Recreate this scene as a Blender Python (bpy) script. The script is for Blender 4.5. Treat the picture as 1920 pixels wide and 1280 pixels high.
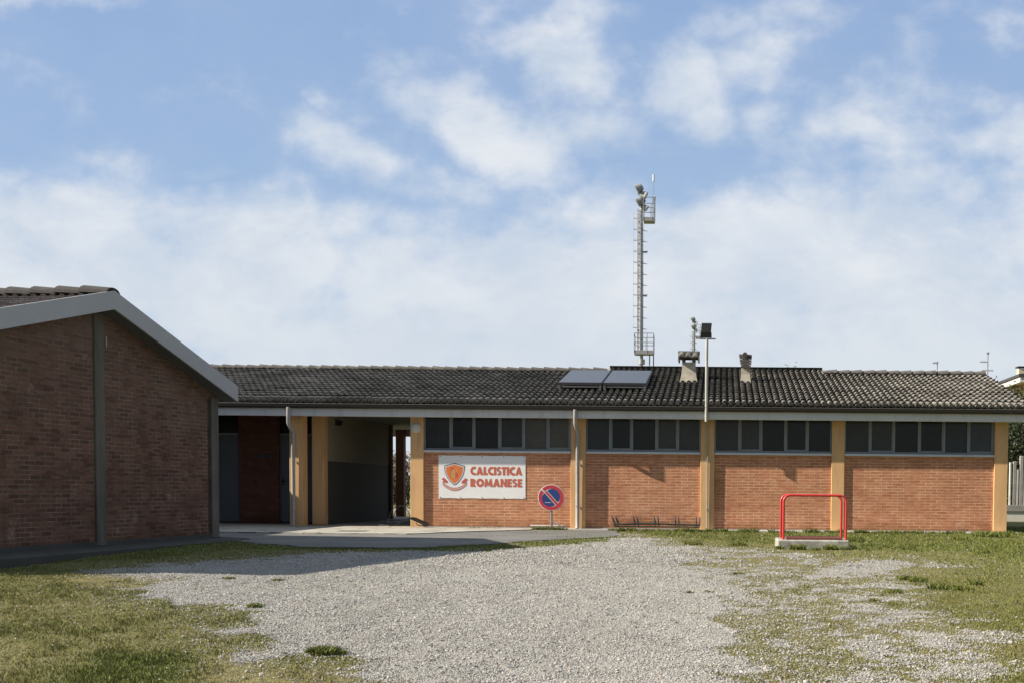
import bpy, math, random
import numpy as np
from mathutils import Vector, Matrix
random.seed(7); rng = np.random.default_rng(11)
R = math.radians
for o in list(bpy.data.objects): bpy.data.objects.remove(o)
SC = bpy.context.scene; COL = SC.collection

# ------------------------------------------------------------------ camera
F, XC, HY, PITCH, ROLL, EYE = 2080.0, 1350.0, 916.0, math.atan(.04), .0088, .94
YC = HY + F*math.tan(PITCH)
RM = Matrix.Rotation(math.pi/2-PITCH, 3, 'X') @ Matrix.Rotation(ROLL, 3, 'Z')
cd = bpy.data.cameras.new('camera'); cam = bpy.data.objects.new('camera', cd); COL.objects.link(cam)
cam.location = (0, 0, EYE); cam.rotation_euler = RM.to_euler()
cd.sensor_fit = 'HORIZONTAL'; cd.sensor_width = 36; cd.lens = 36*F/1920
cd.shift_x = (960-XC)/1920; cd.shift_y = (YC-640)/1920
cd.clip_start = .1; cd.clip_end = 3000
SC.camera = cam

def ray(x, y):
    return RM @ Vector(((x-XC)/F, -(y-YC)/F, -1))
def at(x, y, Y):                       # survey helper: photo measurement -> metres on the vertical plane Y
    d = ray(x, y); t = Y/d.y
    return Vector((d.x*t, Y, EYE+d.z*t))
def zg(Y):                             # lie of the land: level by the buildings, falling gently to the viewer
    return -.045-.018*np.maximum(0, 18-np.asarray(Y, float))**1.25
def atg(x, y):
    d = ray(x, y); z = 0.
    for _ in range(30):
        t = (z-EYE)/d.z; z = .5*z+.5*float(zg(d.y*t))
    return (d.x*t, d.y*t)

# ------------------------------------------------------------------ light and sky
SUN = Vector((-4.4, -1.0, 2.86)).normalized()
sd = bpy.data.lights.new('sun', 'SUN'); so = bpy.data.objects.new('sun', sd); COL.objects.link(so)
sd.energy = 5.0; sd.angle = R(.55); sd.color = (1, .91, .78)
so.rotation_euler = SUN.to_track_quat('Z', 'Y').to_euler()
SC.view_settings.view_transform = 'Standard'; SC.view_settings.look = 'None'
SC.view_settings.exposure = .89; SC.view_settings.gamma = 1
W = bpy.data.worlds.new('World'); SC.world = W; W.use_nodes = True

class G:                                # small node-graph helper
    def __init__(s, nt): s.nt = nt; s.n = nt.nodes; s.l = nt.links
    def node(s, t, **k):
        n = s.n.new(t)
        for a, b in k.items(): setattr(n, a, b)
        return n
    def put(s, sock, v):
        if isinstance(v, bpy.types.NodeSocket): s.l.new(v, sock)
        elif v is not None:
            try: sock.default_value = v
            except Exception: sock.default_value = (*v, 1)
    def m(s, op, a, b=None, c=None, clamp=False):
        n = s.node('ShaderNodeMath', operation=op, use_clamp=clamp)
        for i, v in enumerate((a, b, c)): s.put(n.inputs[i], v)
        return n.outputs[0]
    def vm(s, op, a, b=None):
        n = s.node('ShaderNodeVectorMath', operation=op); s.put(n.inputs[0], a)
        if b is not None: s.put(n.inputs[1], b)
        return n.outputs[0]
    def noise(s, vec, scale, detail=4, rough=.55, dist=0, col=False):
        n = s.node('ShaderNodeTexNoise'); s.put(n.inputs['Vector'], vec)
        n.inputs['Scale'].default_value = scale; n.inputs['Detail'].default_value = detail
        n.inputs['Roughness'].default_value = rough; n.inputs['Distortion'].default_value = dist
        return n.outputs['Color' if col else 'Fac']
    def mix(s, f, a, b, mode='MIX'):
        n = s.node('ShaderNodeMix', data_type='RGBA', blend_type=mode)
        s.put(n.inputs[0], f); s.put(n.inputs[6], a); s.put(n.inputs[7], b)
        return n.outputs[2]
    def rng(s, v, a, b, c=0., d=1., smooth=False):
        n = s.node('ShaderNodeMapRange', interpolation_type='SMOOTHSTEP' if smooth else 'LINEAR')
        for i, q in enumerate((v, a, b, c, d)): s.put(n.inputs[i], q)
        return n.outputs[0]
    def comb(s, x, y, z):
        n = s.node('ShaderNodeCombineXYZ')
        for i, q in enumerate((x, y, z)): s.put(n.inputs[i], q)
        return n.outputs[0]
    def sep(s, v):
        n = s.node('ShaderNodeSeparateXYZ'); s.put(n.inputs[0], v); return n.outputs

g = G(W.node_tree); W.node_tree.nodes.clear()
sky = g.node('ShaderNodeTexSky', sky_type='NISHITA'); sky.sun_disc = False
sky.sun_elevation = math.asin(SUN.z); sky.sun_rotation = math.atan2(SUN.x, SUN.y) % (2*math.pi)
sky.air_density = 1.0; sky.dust_density = .6; sky.ozone_density = 1.6; sky.altitude = 50
tc = g.node('ShaderNodeTexCoord'); dx, dy, dz = g.sep(tc.outputs['Generated'])
ay = g.m('MAXIMUM', g.m('ABSOLUTE', dy), .06)
u0 = g.m('DIVIDE', dx, ay); v0 = g.m('DIVIDE', dz, ay)
uv = g.comb(u0, v0, g.m('MULTIPLY', dy, .5))
n1 = g.noise(uv, 5.0, 5, .6, col=True)
nx, ny, _ = g.sep(n1)
u1 = g.m('ADD', u0, g.m('MULTIPLY', g.m('SUBTRACT', nx, .5), .15))
v1 = g.m('ADD', v0, g.m('MULTIPLY', g.m('SUBTRACT', ny, .5), .12))
# cloud banks: centre and half axes in horizontal/vertical tangents seen toward +Y, tilt, weight
def cb(x, y, a, b, t, w): return ((x-1350)/2080, (916-y)/2080, a/2080, b/2080, t, w)
BL = [cb(1000, 200, 260, 110, -10, .34), cb(700, 230, 260, 90, -15, .30), cb(1400, 130, 260, 130, 0, .34), cb(1780, 200, 240, 160, 10, .42), cb(1640, 300, 220, 50, -4, .45), cb(250, 320, 260, 45, 0, .30), cb(450, 200, 150, 40, 15, .25),
      cb(820, 330, 130, 45, -30, .55), cb(520, 240, 130, 60, 10, .5), cb(230, 300, 120, 30, 5, .38), cb(1350, 60, 140, 40, 12, .5), cb(1480, 260, 160, 45, 0, .42), cb(1820, 170, 60, 90, 20, .5),
      cb(650, 285, 215, 62, -28, .72), cb(905, 235, 200, 78, -32, .80), cb(1065, 125, 150, 70, -8, .85), cb(1010, 290, 90, 50, -10, .5),
      cb(1262, 165, 70, 120, 25, .78), cb(1405, 215, 60, 60, 0, .55), cb(1570, 230, 110, 55, 5, .50),
      cb(1850, 80, 75, 60, 40, .55), cb(1850, 240, 110, 80, 10, .62), cb(1560, 80, 150, 40, 0, .35),
      cb(120, 20, 160, 26, 3, .5), cb(375, 318, 110, 34, -6, .45), cb(610, 180, 44, 34, -40, .5),
      cb(60, 430, 330, 75, -3, .7), cb(1700, 390, 330, 85, 4, .55), cb(1240, 300, 120, 34, 0, .3)]
tot = None
for (cx, cy, a, b, t, w) in BL:
    ca, sa = math.cos(R(t)), math.sin(R(t))
    du = g.m('SUBTRACT', u1, cx); dv = g.m('SUBTRACT', v1, cy)
    p = g.m('DIVIDE', g.m('ADD', g.m('MULTIPLY', du, ca), g.m('MULTIPLY', dv, sa)), a)
    q = g.m('DIVIDE', g.m('SUBTRACT', g.m('MULTIPLY', dv, ca), g.m('MULTIPLY', du, sa)), b)
    r2 = g.m('ADD', g.m('MULTIPLY', p, p), g.m('MULTIPLY', q, q))
    e = g.m('MULTIPLY', g.m('POWER', 2.718, g.m('MULTIPLY', r2, -.9)), w)
    tot = e if tot is None else g.m('MAXIMUM', tot, e)
front = g.rng(dy, 0, .3)
tot = g.m('MULTIPLY', tot, front)
bank = g.rng(g.m('SUBTRACT', v1, g.m('MULTIPLY', g.m('ABSOLUTE', g.m('ADD', u0, .25)), .09)), .300, .190, 0, .92, True)
nf = g.noise(g.comb(g.m('MULTIPLY', u0, 1.0), g.m('MULTIPLY', v0, 1.35), dy), 11, 9, .56, .1)
nb = g.noise(uv, 2.2, 4, .5)
scat = g.m('ADD', g.rng(nb, .52, .75, 0, .35), g.m('MULTIPLY', g.rng(v0, .5, .9), g.rng(nb, .3, .6, .1, .8)))  # second term adds cloud overhead, out of view, to whiten the ambient light
den = g.m('ADD', g.m('MAXIMUM', g.m('MAXIMUM', tot, bank), scat), g.m('MULTIPLY', g.m('SUBTRACT', nf, .5), 2.0))
cf = g.m('ADD', g.rng(den, .08, .92, 0, .87, True), .13)
cshade = g.noise(g.comb(u0, g.m('MULTIPLY', v0, 1.8), dy), 7.5, 8, .6, .3)
ccol = g.mix(g.rng(cshade, .35, .65), (4.7, 5.45, 6.5, 1), (6.7, 6.95, 7.3, 1))
ccol = g.mix(g.rng(v0, .04, .28, 0, 1, True), (5.7, 6.2, 6.75, 1), ccol)
blue = g.mix(g.rng(v0, .0, .5), (3.5, 4.9, 6.7, 1), (1.95, 3.2, 5.7, 1))
base = g.mix(.15, blue, sky.outputs[0])
base = g.mix(g.rng(dz, .0, .02), sky.outputs[0], base)
fin = g.mix(cf, base, ccol)
fin = g.mix(g.rng(dy, .05, -.45, 0, 1, True), fin, g.mix(1, fin, (.58, .60, .62, 1), 'MULTIPLY'))  # sky behind the viewer dimmed to lower the ambient light on the facade
bg = g.node('ShaderNodeBackground'); bg.inputs[1].default_value = .065
g.put(bg.inputs[0], fin)
out = g.node('ShaderNodeOutputWorld'); g.l.new(bg.outputs[0], out.inputs[0])

# ------------------------------------------------------------------ numpy noise
_lat = rng.random((256, 256))
def vn(x, y):
    xi = np.floor(x).astype(int); yi = np.floor(y).astype(int); fx = x-xi; fy = y-yi
    fx = fx*fx*(3-2*fx); fy = fy*fy*(3-2*fy); a = _lat
    A = a[yi % 256, xi % 256]; B = a[yi % 256, (xi+1) % 256]; C = a[(yi+1) % 256, xi % 256]; D = a[(yi+1) % 256, (xi+1) % 256]
    return (A*(1-fx)+B*fx)*(1-fy)+(C*(1-fx)+D*fx)*fy
def fbm(x, y, o=4):
    s = 0; a = .5; t = 0
    for i in range(o): s = s+a*vn(x*2**i+17*i, y*2**i+31*i); t += a; a *= .55
    return s/t

# ------------------------------------------------------------------ materials
MATS = {}
def newmat(name):
    m = bpy.data.materials.new(name); m.use_nodes = True; m.node_tree.nodes.clear(); g = G(m.node_tree)
    b = g.node('ShaderNodeBsdfPrincipled'); o = g.node('ShaderNodeOutputMaterial'); g.l.new(b.outputs[0], o.inputs[0])
    return m, g, b
def bump(g, b, h, dist=.01, st=.5):
    n = g.node('ShaderNodeBump'); n.inputs['Strength'].default_value = st; n.inputs['Distance'].default_value = dist
    g.put(n.inputs['Height'], h); g.l.new(n.outputs[0], b.inputs['Normal'])
def M(name, col, rough=.7, var=.18, scale=3, metal=0, bmp=0, bscale=60, dirt=None, dsc=1.3, dth=(.5, .75), spec=.5, streak=False):
    if name in MATS: return MATS[name]
    m, g, b = newmat(name); tc = g.node('ShaderNodeTexCoord'); v = tc.outputs['Object']
    n = g.noise(v, scale, 6, .6); n2 = g.noise(v, scale*13, 3, .6)
    f = g.m('ADD', g.m('MULTIPLY', n, .7), g.m('MULTIPLY', n2, .3))
    col = tuple(c*.8 for c in col); dirt = tuple(c*.8 for c in dirt) if dirt else None
    lo = tuple(c*(1-var) for c in col); hi = tuple(min(1, c*(1+var)) for c in col)
    c = g.mix(g.rng(f, .3, .7), (*lo, 1), (*hi, 1))
    if dirt:
        vv = g.vm('MULTIPLY', v, (4, 4, .5)) if streak else v
        c = g.mix(g.rng(g.noise(vv, dsc, 8, .65), dth[0], dth[1], 0, .85), c, (*dirt, 1))
    g.put(b.inputs['Base Color'], c); b.inputs['Metallic'].default_value = metal
    g.put(b.inputs['Roughness'], g.rng(n2, .2, .8, max(.05, rough-.1), min(1, rough+.1)))
    b.inputs['Specular IOR Level'].default_value = spec
    if bmp: bump(g, b, g.noise(v, bscale, 5, .65), .01, bmp)
    MATS[name] = m; return m

def brick_mat(name, c1, c2, mortar, bw, rh, axis, ms=.006, haze=None, bias=0, off=(0, 0), zhi=None):
    m, g, b = newmat(name); tc = g.node('ShaderNodeTexCoord'); x, y, z = g.sep(tc.outputs['Object'])
    u = x if axis == 'x' else y
    w = g.noise(tc.outputs['Object'], 1.5, 3, .5)
    vec = g.comb(g.m('ADD', u, off[0]), g.m('ADD', g.m('ADD', z, off[1]), g.m('MULTIPLY', g.m('SUBTRACT', w, .5), .012)), 0)
    t = g.node('ShaderNodeTexBrick'); g.put(t.inputs['Vector'], vec)
    t.inputs['Scale'].default_value = 1; t.inputs['Brick Width'].default_value = bw; t.inputs['Row Height'].default_value = rh
    t.inputs['Mortar Size'].default_value = ms; t.inputs['Mortar Smooth'].default_value = .3; t.inputs['Bias'].default_value = bias
    t.inputs['Color1'].default_value = (*c1, 1); t.inputs['Color2'].default_value = (*c2, 1)
    ob = tc.outputs['Object']
    g.put(t.inputs['Mortar'], g.mix(g.rng(g.noise(ob, 2.3, 6, .65), .34, .58), (*[q*.9 for q in c2], 1), (*mortar, 1)))
    c = t.outputs['Color']
    n = g.noise(ob, 9, 6, .65); nl = g.noise(ob, .9, 5, .6)
    c = g.mix(g.rng(g.noise(g.vm('MULTIPLY', ob, (5, 5, 15.2)), 1.0, 0), .5, .62, 0, .28), c, g.mix(1, c, (.66, .58, .60, 1), 'MULTIPLY'))
    c = g.mix(g.rng(n, .3, .7, 0, .45), c, g.mix(1, c, (.62, .55, .5, 1), 'MULTIPLY'))
    c = g.mix(g.rng(nl, .35, .7, 0, .5), c, g.mix(1, c, (.72, .70, .68, 1), 'MULTIPLY'))
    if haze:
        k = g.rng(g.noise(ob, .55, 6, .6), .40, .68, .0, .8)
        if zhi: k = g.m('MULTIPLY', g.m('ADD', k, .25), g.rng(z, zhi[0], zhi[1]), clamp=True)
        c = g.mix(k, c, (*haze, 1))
    st_ = g.noise(g.vm('MULTIPLY', ob, (3.2, 3.2, .45)), 1.6, 6, .65)
    c = g.mix(g.rng(st_, .55, .74, 0, .34), c, g.mix(1, c, (.60, .56, .52, 1), 'MULTIPLY'))
    c = g.mix(g.rng(g.noise(ob, 1.9, 7, .7), .60, .72, 0, .30), c, (.52, .40, .31, 1))
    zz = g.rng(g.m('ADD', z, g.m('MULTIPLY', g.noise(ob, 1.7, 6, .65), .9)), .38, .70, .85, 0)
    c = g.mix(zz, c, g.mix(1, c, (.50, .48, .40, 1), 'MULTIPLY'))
    g.put(b.inputs['Base Color'], c); b.inputs['Roughness'].default_value = .9; b.inputs['Specular IOR Level'].default_value = .2
    h = g.m('ADD', g.m('MULTIPLY', t.outputs['Fac'], -1.0), g.m('MULTIPLY', n, .7))
    bump(g, b, h, .004, .55)
    return m

def tile_mat(name, lit, dark, pitch, gauge, h):
    m, g, b = newmat(name); tc = g.node('ShaderNodeTexCoord'); x, y, z = g.sep(tc.outputs['Object'])
    at_ = g.node('ShaderNodeAttribute', attribute_name='tile'); tr = at_.outputs['Fac']
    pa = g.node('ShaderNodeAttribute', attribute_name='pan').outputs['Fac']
    ob = tc.outputs['Object']
    n = g.noise(ob, 14, 6, .7); nl = g.noise(ob, .8, 5, .6); ns = g.noise(ob, 55, 4, .7)
    c = g.mix(tr, (*[q*.72 for q in lit], 1), (*[min(1, q*1.22) for q in lit], 1))
    c = g.mix(g.rng(n, .42, .66, 0, .8), c, (*dark, 1))
    c = g.mix(g.rng(nl, .48, .66, 0, .5), c, (dark[0]*.9, dark[1]*1.05, dark[2]*.8, 1))
    c = g.mix(g.rng(ns, .62, .72, 0, .5), c, (.30, .30, .24, 1))
    c = g.mix(g.m('MULTIPLY', g.rng(nl, .3, .7), .35), c, (dark[0], dark[1], dark[2], 1))
    c = g.mix(g.m('MULTIPLY', pa, g.rng(n, .2, .6, .65, 1)), c, (*[q*.55 for q in dark], 1))  # pans and row ends darkened: dirt plus shade painted below the lips
    g.put(b.inputs['Base Color'], c); b.inputs['Roughness'].default_value = .92; b.inputs['Specular IOR Level'].default_value = .2
    bump(g, b, n, .006, .6)
    return m

# ------------------------------------------------------------------ mesh builder
class MB:
    def __init__(s): s.v = []; s.f = []; s.mi = []; s.sm = []; s.k = 0
    def add(s, vs, fs, smooth=False):
        o = len(s.v); s.v += [tuple(q) for q in vs]; s.f += [tuple(i+o for i in f) for f in fs]
        s.mi += [s.k]*len(fs); s.sm += [smooth]*len(fs); return s
    def mat(s, k): s.k = k; return s
    def box(s, x0, x1, y0, y1, z0, z1, bev=0):
        if x0 > x1: x0, x1 = x1, x0
        if y0 > y1: y0, y1 = y1, y0
        if z0 > z1: z0, z1 = z1, z0
        b = min(bev, (x1-x0)/2.2, (y1-y0)/2.2, (z1-z0)/2.2)
        if b <= 0:
            vs = [(x, y, z) for z in (z0, z1) for y in (y0, y1) for x in (x0, x1)]
            return s.add(vs, [(0, 2, 3, 1), (4, 5, 7, 6), (0, 1, 5, 4), (2, 6, 7, 3), (0, 4, 6, 2), (1, 3, 7, 5)])
        import itertools
        vs = []; idx = {}
        for sx, sy, sz in itertools.product((0, 1), repeat=3):
            X, Y, Z = (x0, x1)[sx], (y0, y1)[sy], (z0, z1)[sz]
            ix, iy, iz = X+(b if sx == 0 else -b), Y+(b if sy == 0 else -b), Z+(b if sz == 0 else -b)
            for a, p in enumerate(((X, iy, iz), (ix, Y, iz), (ix, iy, Z))): idx[(sx, sy, sz, a)] = len(vs); vs.append(p)
        q = lambda *k: idx[k]
        fs = []
        for c in (0, 1):
            fs.append([q(c, 0, 0, 0), q(c, 1, 0, 0), q(c, 1, 1, 0), q(c, 0, 1, 0)])
            fs.append([q(0, c, 0, 1), q(1, c, 0, 1), q(1, c, 1, 1), q(0, c, 1, 1)])
            fs.append([q(0, 0, c, 2), q(1, 0, c, 2), q(1, 1, c, 2), q(0, 1, c, 2)])
        for a in (0, 1):
            for c in (0, 1):
                fs.append([q(0, a, c, 1), q(1, a, c, 1), q(1, a, c, 2), q(0, a, c, 2)])
                fs.append([q(a, 0, c, 0), q(a, 1, c, 0), q(a, 1, c, 2), q(a, 0, c, 2)])
                fs.append([q(a, c, 0, 0), q(a, c, 1, 0), q(a, c, 1, 1), q(a, c, 0, 1)])
        for sx, sy, sz in itertools.product((0, 1), repeat=3): fs.append([q(sx, sy, sz, 0), q(sx, sy, sz, 1), q(sx, sy, sz, 2)])
        ctr = Vector(((x0+x1)/2, (y0+y1)/2, (z0+z1)/2)); out = []
        for f in fs:
            P = [Vector(vs[i]) for i in f]; nn = (P[1]-P[0]).cross(P[2]-P[0]); cc = sum(P, Vector())/len(P)
            out.append(tuple(f) if nn.dot(cc-ctr) > 0 else tuple(reversed(f)))
        return s.add(vs, out)
    def tube(s, pts, r, n=10, cap=True, r2=None, flat=False):
        P = [Vector(p) for p in pts]; rs = r if isinstance(r, (list, tuple)) else [r+(0 if r2 is None else (r2-r)*i/(len(P)-1)) for i in range(len(P))]
        vs = []; up = None
        for i, p in enumerate(P):
            t = (P[min(i+1, len(P)-1)]-P[max(i-1, 0)]).normalized()
            if up is None: up = Vector((0, 0, 1)) if abs(t.z) < .9 else Vector((1, 0, 0))
            a = t.cross(up).normalized(); b = a.cross(t).normalized(); up = b
            for k in range(n):
                w = 2*math.pi*k/n; vs.append(p+(a*math.cos(w)+b*math.sin(w))*rs[i])
        fs = [(i*n+k, i*n+(k+1) % n, (i+1)*n+(k+1) % n, (i+1)*n+k) for i in range(len(P)-1) for k in range(n)]
        s.add(vs, fs, not flat)
        if cap: s.add(vs[:n], [tuple(reversed(range(n)))]); s.add(vs[-n:], [tuple(range(n))])
        return s
    def prism(s, poly, fn, d):           # poly 2-D, fn(a,b,depth)->point
        n = len(poly); vs = [fn(a, b, 0) for a, b in poly]+[fn(a, b, d) for a, b in poly]
        return s.add(vs, [tuple(range(n)), tuple(reversed(range(n, 2*n)))]+[(i, (i+1) % n+0, (i+1) % n+n, i+n)[::-1] for i in range(n)])
    def quad(s, a, b, c, d): return s.add([a, b, c, d], [(0, 1, 2, 3)])
    def build(s, name, mats, parent=None, fix=True):
        me = bpy.data.meshes.new(name); me.from_pydata(s.v, [], s.f)
        mats = mats if isinstance(mats, (list, tuple)) else [mats]
        for m in mats: me.materials.append(m)
        me.polygons.foreach_set('material_index', s.mi); me.polygons.foreach_set('use_smooth', s.sm); me.update()
        if fix:
            import bmesh
            bm = bmesh.new(); bm.from_mesh(me); bmesh.ops.recalc_face_normals(bm, faces=bm.faces); bm.to_mesh(me); bm.free()
        o = bpy.data.objects.new(name, me); COL.objects.link(o)
        if parent: o.parent = parent
        return o
def npmesh(name, V, Fc, mat, parent=None, smooth=False, attrs={}):
    me = bpy.data.meshes.new(name); me.vertices.add(len(V)); me.vertices.foreach_set('co', np.asarray(V, np.float32).ravel())
    nf, k = Fc.shape; me.loops.add(nf*k); me.loops.foreach_set('vertex_index', Fc.astype(np.int32).ravel())
    me.polygons.add(nf); me.polygons.foreach_set('loop_start', (np.arange(nf)*k).astype(np.int32))
    me.polygons.foreach_set('use_smooth', np.full(nf, smooth))
    for n, a in attrs.items():
        at_ = me.attributes.new(n, 'FLOAT', 'POINT'); at_.data.foreach_set('value', np.asarray(a, np.float32))
    me.materials.append(mat); me.update(calc_edges=True); me.validate()
    o = bpy.data.objects.new(name, me); COL.objects.link(o)
    if parent: o.parent = parent
    return o
def tag(o, label=None, cat=None, group=None, kind=None):
    for k, v in (('label', label), ('category', cat), ('group', group), ('kind', kind)):
        if v: o[k] = v
    return o
def empty(name, loc, label, cat, group=None, rz=0):
    o = bpy.data.objects.new(name, None); COL.objects.link(o); o.location = loc; o.rotation_euler = (0, 0, rz); o.empty_display_size = .2
    return tag(o, label, cat, group)
def keep(root, o):                        # parent o (built in world coordinates) to root keeping its place
    o.parent = root; o.matrix_parent_inverse = (Matrix.Translation(root.location) @ root.rotation_euler.to_matrix().to_4x4()).inverted()
    return o

# ------------------------------------------------------------------ palette
CONC = M('concrete', (.40, .38, .34), .9, .2, 3, bmp=.4, dirt=(.2, .19, .16), dth=(.5, .8))
CONCW = M('pale_concrete', (.62, .60, .54), .9, .12, 4, bmp=.3, dirt=(.34, .33, .28), dth=(.55, .8))
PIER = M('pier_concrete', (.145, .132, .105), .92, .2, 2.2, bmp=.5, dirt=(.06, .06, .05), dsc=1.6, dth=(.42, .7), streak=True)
OCHRE = M('ochre_paint', (.80, .485, .225), .8, .07, 2.5, bmp=.15, dirt=(.50, .32, .16), dsc=1.6, dth=(.48, .75), streak=True)
FASC = M('grey_fascia_paint', (.72, .72, .70), .6, .08, 1.5, dirt=(.46, .45, .42), dsc=1.1, dth=(.52, .80), streak=True)
BARGE = M('bargeboard_paint', (.42, .43, .44), .6, .06, 2)
GUT = M('brown_gutter', (.032, .027, .025), .45, .2, 3)
GLIP = M('gutter_lip', (.10, .088, .078), .5, .2, 5)
PVC = M('grey_pipe', (.42, .41, .40), .5, .12, 4, dirt=(.28, .26, .23), dth=(.5, .75))
GALV = M('galvanised_steel', (.48, .49, .50), .42, .15, 5, metal=.6)
GALVD = M('dull_steel', (.30, .31, .32), .5, .15, 5, metal=.5)
FRAME = M('window_frame_paint', (.24, .26, .265), .5, .12, 3)
SILL = M('white_sill', (.66, .68, .70), .6, .08, 3, dirt=(.40, .38, .35), dth=(.58, .8))
BLACK = M('black_plastic', (.02, .02, .022), .45, .2, 8)
DARKIN = M('dark_interior', (.03, .03, .032), .9, .2, 2)
PLAST = M('cream_plaster', (.36, .33, .25), .85, .08, 2, bmp=.15)
DADO = M('grey_dado_paint', (.062, .062, .055), .75, .1, 2)
DOORM = M('grey_blue_door_paint', (.11, .12, .135), .5, .08, 2)
BROWN = M('brown_column_paint', (.17, .075, .05), .8, .15, 3)
REDM = M('red_paint', (.62, .045, .04), .38, .12, 6, dirt=(.50, .20, .16), dsc=14, dth=(.62, .70))
GRATE = M('rusty_red_grate', (.19, .06, .045), .7, .25, 20)
SOLG = M('collector_glass', (.07, .073, .08), .35, .06, 2, spec=.6)
SOLF = M('collector_frame', (.03, .03, .035), .5, .1, 4, metal=.3)
RENDER_ = M('weathered_chimney_render', (.58, .53, .43), .9, .14, 5, bmp=.3, dirt=(.28, .24, .17), dsc=4, dth=(.5, .7))
RACK = M('dark_green_rack_paint', (.03, .045, .04), .5, .2, 9)
CAPM = M('weathered_cap_tile', (.105, .10, .09), .92, .3, 8, bmp=.4, dirt=(.27, .26, .2), dsc=5, dth=(.5, .7))
CAPL = M('brown_cap_tile', (.125, .11, .098), .92, .25, 8, bmp=.4, dirt=(.12, .11, .09), dsc=5, dth=(.45, .7))
WHITEP = M('white_vinyl', (1.0, 1.0, .99), .45, .04, 1.5, bmp=.25, bscale=5)
BRICK = brick_mat('orange_brick', (.47, .205, .115), (.59, .285, .165), (.74, .48, .30), .26, .066, 'x', .0085)
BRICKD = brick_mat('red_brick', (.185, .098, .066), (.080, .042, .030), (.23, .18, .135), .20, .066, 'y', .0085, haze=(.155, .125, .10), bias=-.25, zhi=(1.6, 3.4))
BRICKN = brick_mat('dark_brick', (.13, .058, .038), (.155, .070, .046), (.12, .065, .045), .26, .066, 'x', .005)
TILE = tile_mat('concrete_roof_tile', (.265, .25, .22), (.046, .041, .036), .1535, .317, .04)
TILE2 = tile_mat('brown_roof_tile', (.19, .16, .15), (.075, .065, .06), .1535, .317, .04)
def pane_mat(i):
    k = 'window_glass_%d' % i
    c = [(.030, .034, .036), (.009, .010, .010), (.085, .080, .066), (.042, .042, .036), (.060, .068, .076)][i]
    return M(k, c, .22, .45, 1.1, spec=.35, dirt=(.065, .062, .052), dsc=1.6, dth=(.60, .9))

# ------------------------------------------------------------------ ground
def inpoly(X, Y, P):
    ins = np.zeros(X.shape, bool); n = len(P)
    for i in range(n):
        x1, y1 = P[i]; x2, y2 = P[(i+1) % n]
        c = ((y1 > Y) != (y2 > Y)) & (X < (x2-x1)*(Y-y1)/((y2-y1) if y2 != y1 else 1e-9)+x1); ins ^= c
    return ins
def pdist(X, Y, P):                      # signed distance, positive inside
    d = np.full(X.shape, 1e9); n = len(P)
    for i in range(n):
        x1, y1 = P[i]; x2, y2 = P[(i+1) % n]; ex, ey = x2-x1, y2-y1; L = ex*ex+ey*ey+1e-12
        t = np.clip(((X-x1)*ex+(Y-y1)*ey)/L, 0, 1); d = np.minimum(d, np.hypot(X-x1-t*ex, Y-y1-t*ey))
    return np.where(inpoly(X, Y, P), d, -d)
MAINP = [atg(*p) for p in [(262, 1104), (284, 1124), (346, 1132), (430, 1149), (474, 1170), (478, 1191), (485, 1213), (500, 1236), (560, 1243), (630, 1246), (690, 1268), (740, 1300), (760, 1500),
        (1500, 1500), (1470, 1290), (1424, 1242), (1385, 1213), (1417, 1184), (1413, 1126), (1348, 1100), (1320, 1060), (1290, 1030), (1240, 1013), (1170, 1006), (1090, 1020), (980, 1029), (800, 1034), (583, 1037), (470, 1046), (375, 1050), (300, 1062), (230, 1070), (330, 1085)]]
MIXP = [atg(*p) for p in [(1180, 1003), (1300, 1020), (1440, 1034), (1560, 1042), (1680, 1046), (1770, 1060), (1680, 1085), (1740, 1120), (1770, 1162), (1900, 1195), (1910, 1225), (1800, 1290), (1780, 1500), (1420, 1500), (1300, 1200), (1250, 1060)]]
PATCHP = [atg(*p) for p in [(1690, 1192), (1770, 1186), (1810, 1206), (1880, 1216), (1800, 1222), (1700, 1208)]]
PATCHQ = [atg(*p) for p in [(1540, 1062), (1600, 1046), (1700, 1050), (1745, 1060), (1660, 1072), (1500, 1092), (1480, 1080)]]
STRIP = [atg(*p) for p in [(150, 1069), (300, 1058), (460, 1046), (420, 1075), (300, 1090), (180, 1078)]]
def sst(x, a, b): t = np.clip((x-a)/(b-a), 0, 1); return t*t*(3-2*t)
def gravel(X, Y):
    n = fbm(X*1.7+5, Y*1.7+3, 5)-.5; n2 = fbm(X*6+50, Y*6+9, 4)-.5
    m = sst(pdist(X, Y, MAINP)+n*1.3+n2*.5, -.12, .22)
    bald = sst(fbm(X*2.3+70, Y*2.3+11, 4), .66, .72)*.8
    m = m*(1-bald*sst(-pdist(X, Y, MAINP), -.9, -.2))
    x = sst(pdist(X, Y, MIXP)+n*1.4, -.5, .6)*(.11+.6*sst(n+n2*1.6, -.10, .30))
    a = sst(pdist(X, Y, PATCHP)+n2*.5, -.1, .2)*.8
    b = sst(pdist(X, Y, PATCHQ)+n2*.8+n*.3, -.1, .3)*.75
    c = sst(pdist(X, Y, STRIP)+n2*.6, -.1, .3)*.55
    return np.clip(np.maximum.reduce([m, x, a, b, c]), 0, 1)
LUSH = [atg(*p) for p in [(1150, 996), (1300, 1010), (1450, 1018), (1600, 1030), (1800, 1040), (1960, 1060), (1960, 988), (1150, 988)]]
LUSH2 = [atg(*p) for p in [(110, 1300), (180, 1225), (300, 1222), (380, 1240), (360, 1300)]]
LUSH3 = [atg(*p) for p in [(-100, 1080), (90, 1068), (110, 1056), (300, 1048), (430, 1030), (900, 1036), (1180, 1014), (1150, 1006), (900, 1022), (450, 1012), (-100, 1048)]]
BARE = [atg(*p) for p in [(370, 1232), (470, 1226), (500, 1245), (640, 1262), (700, 1300), (360, 1300)]]
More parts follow.
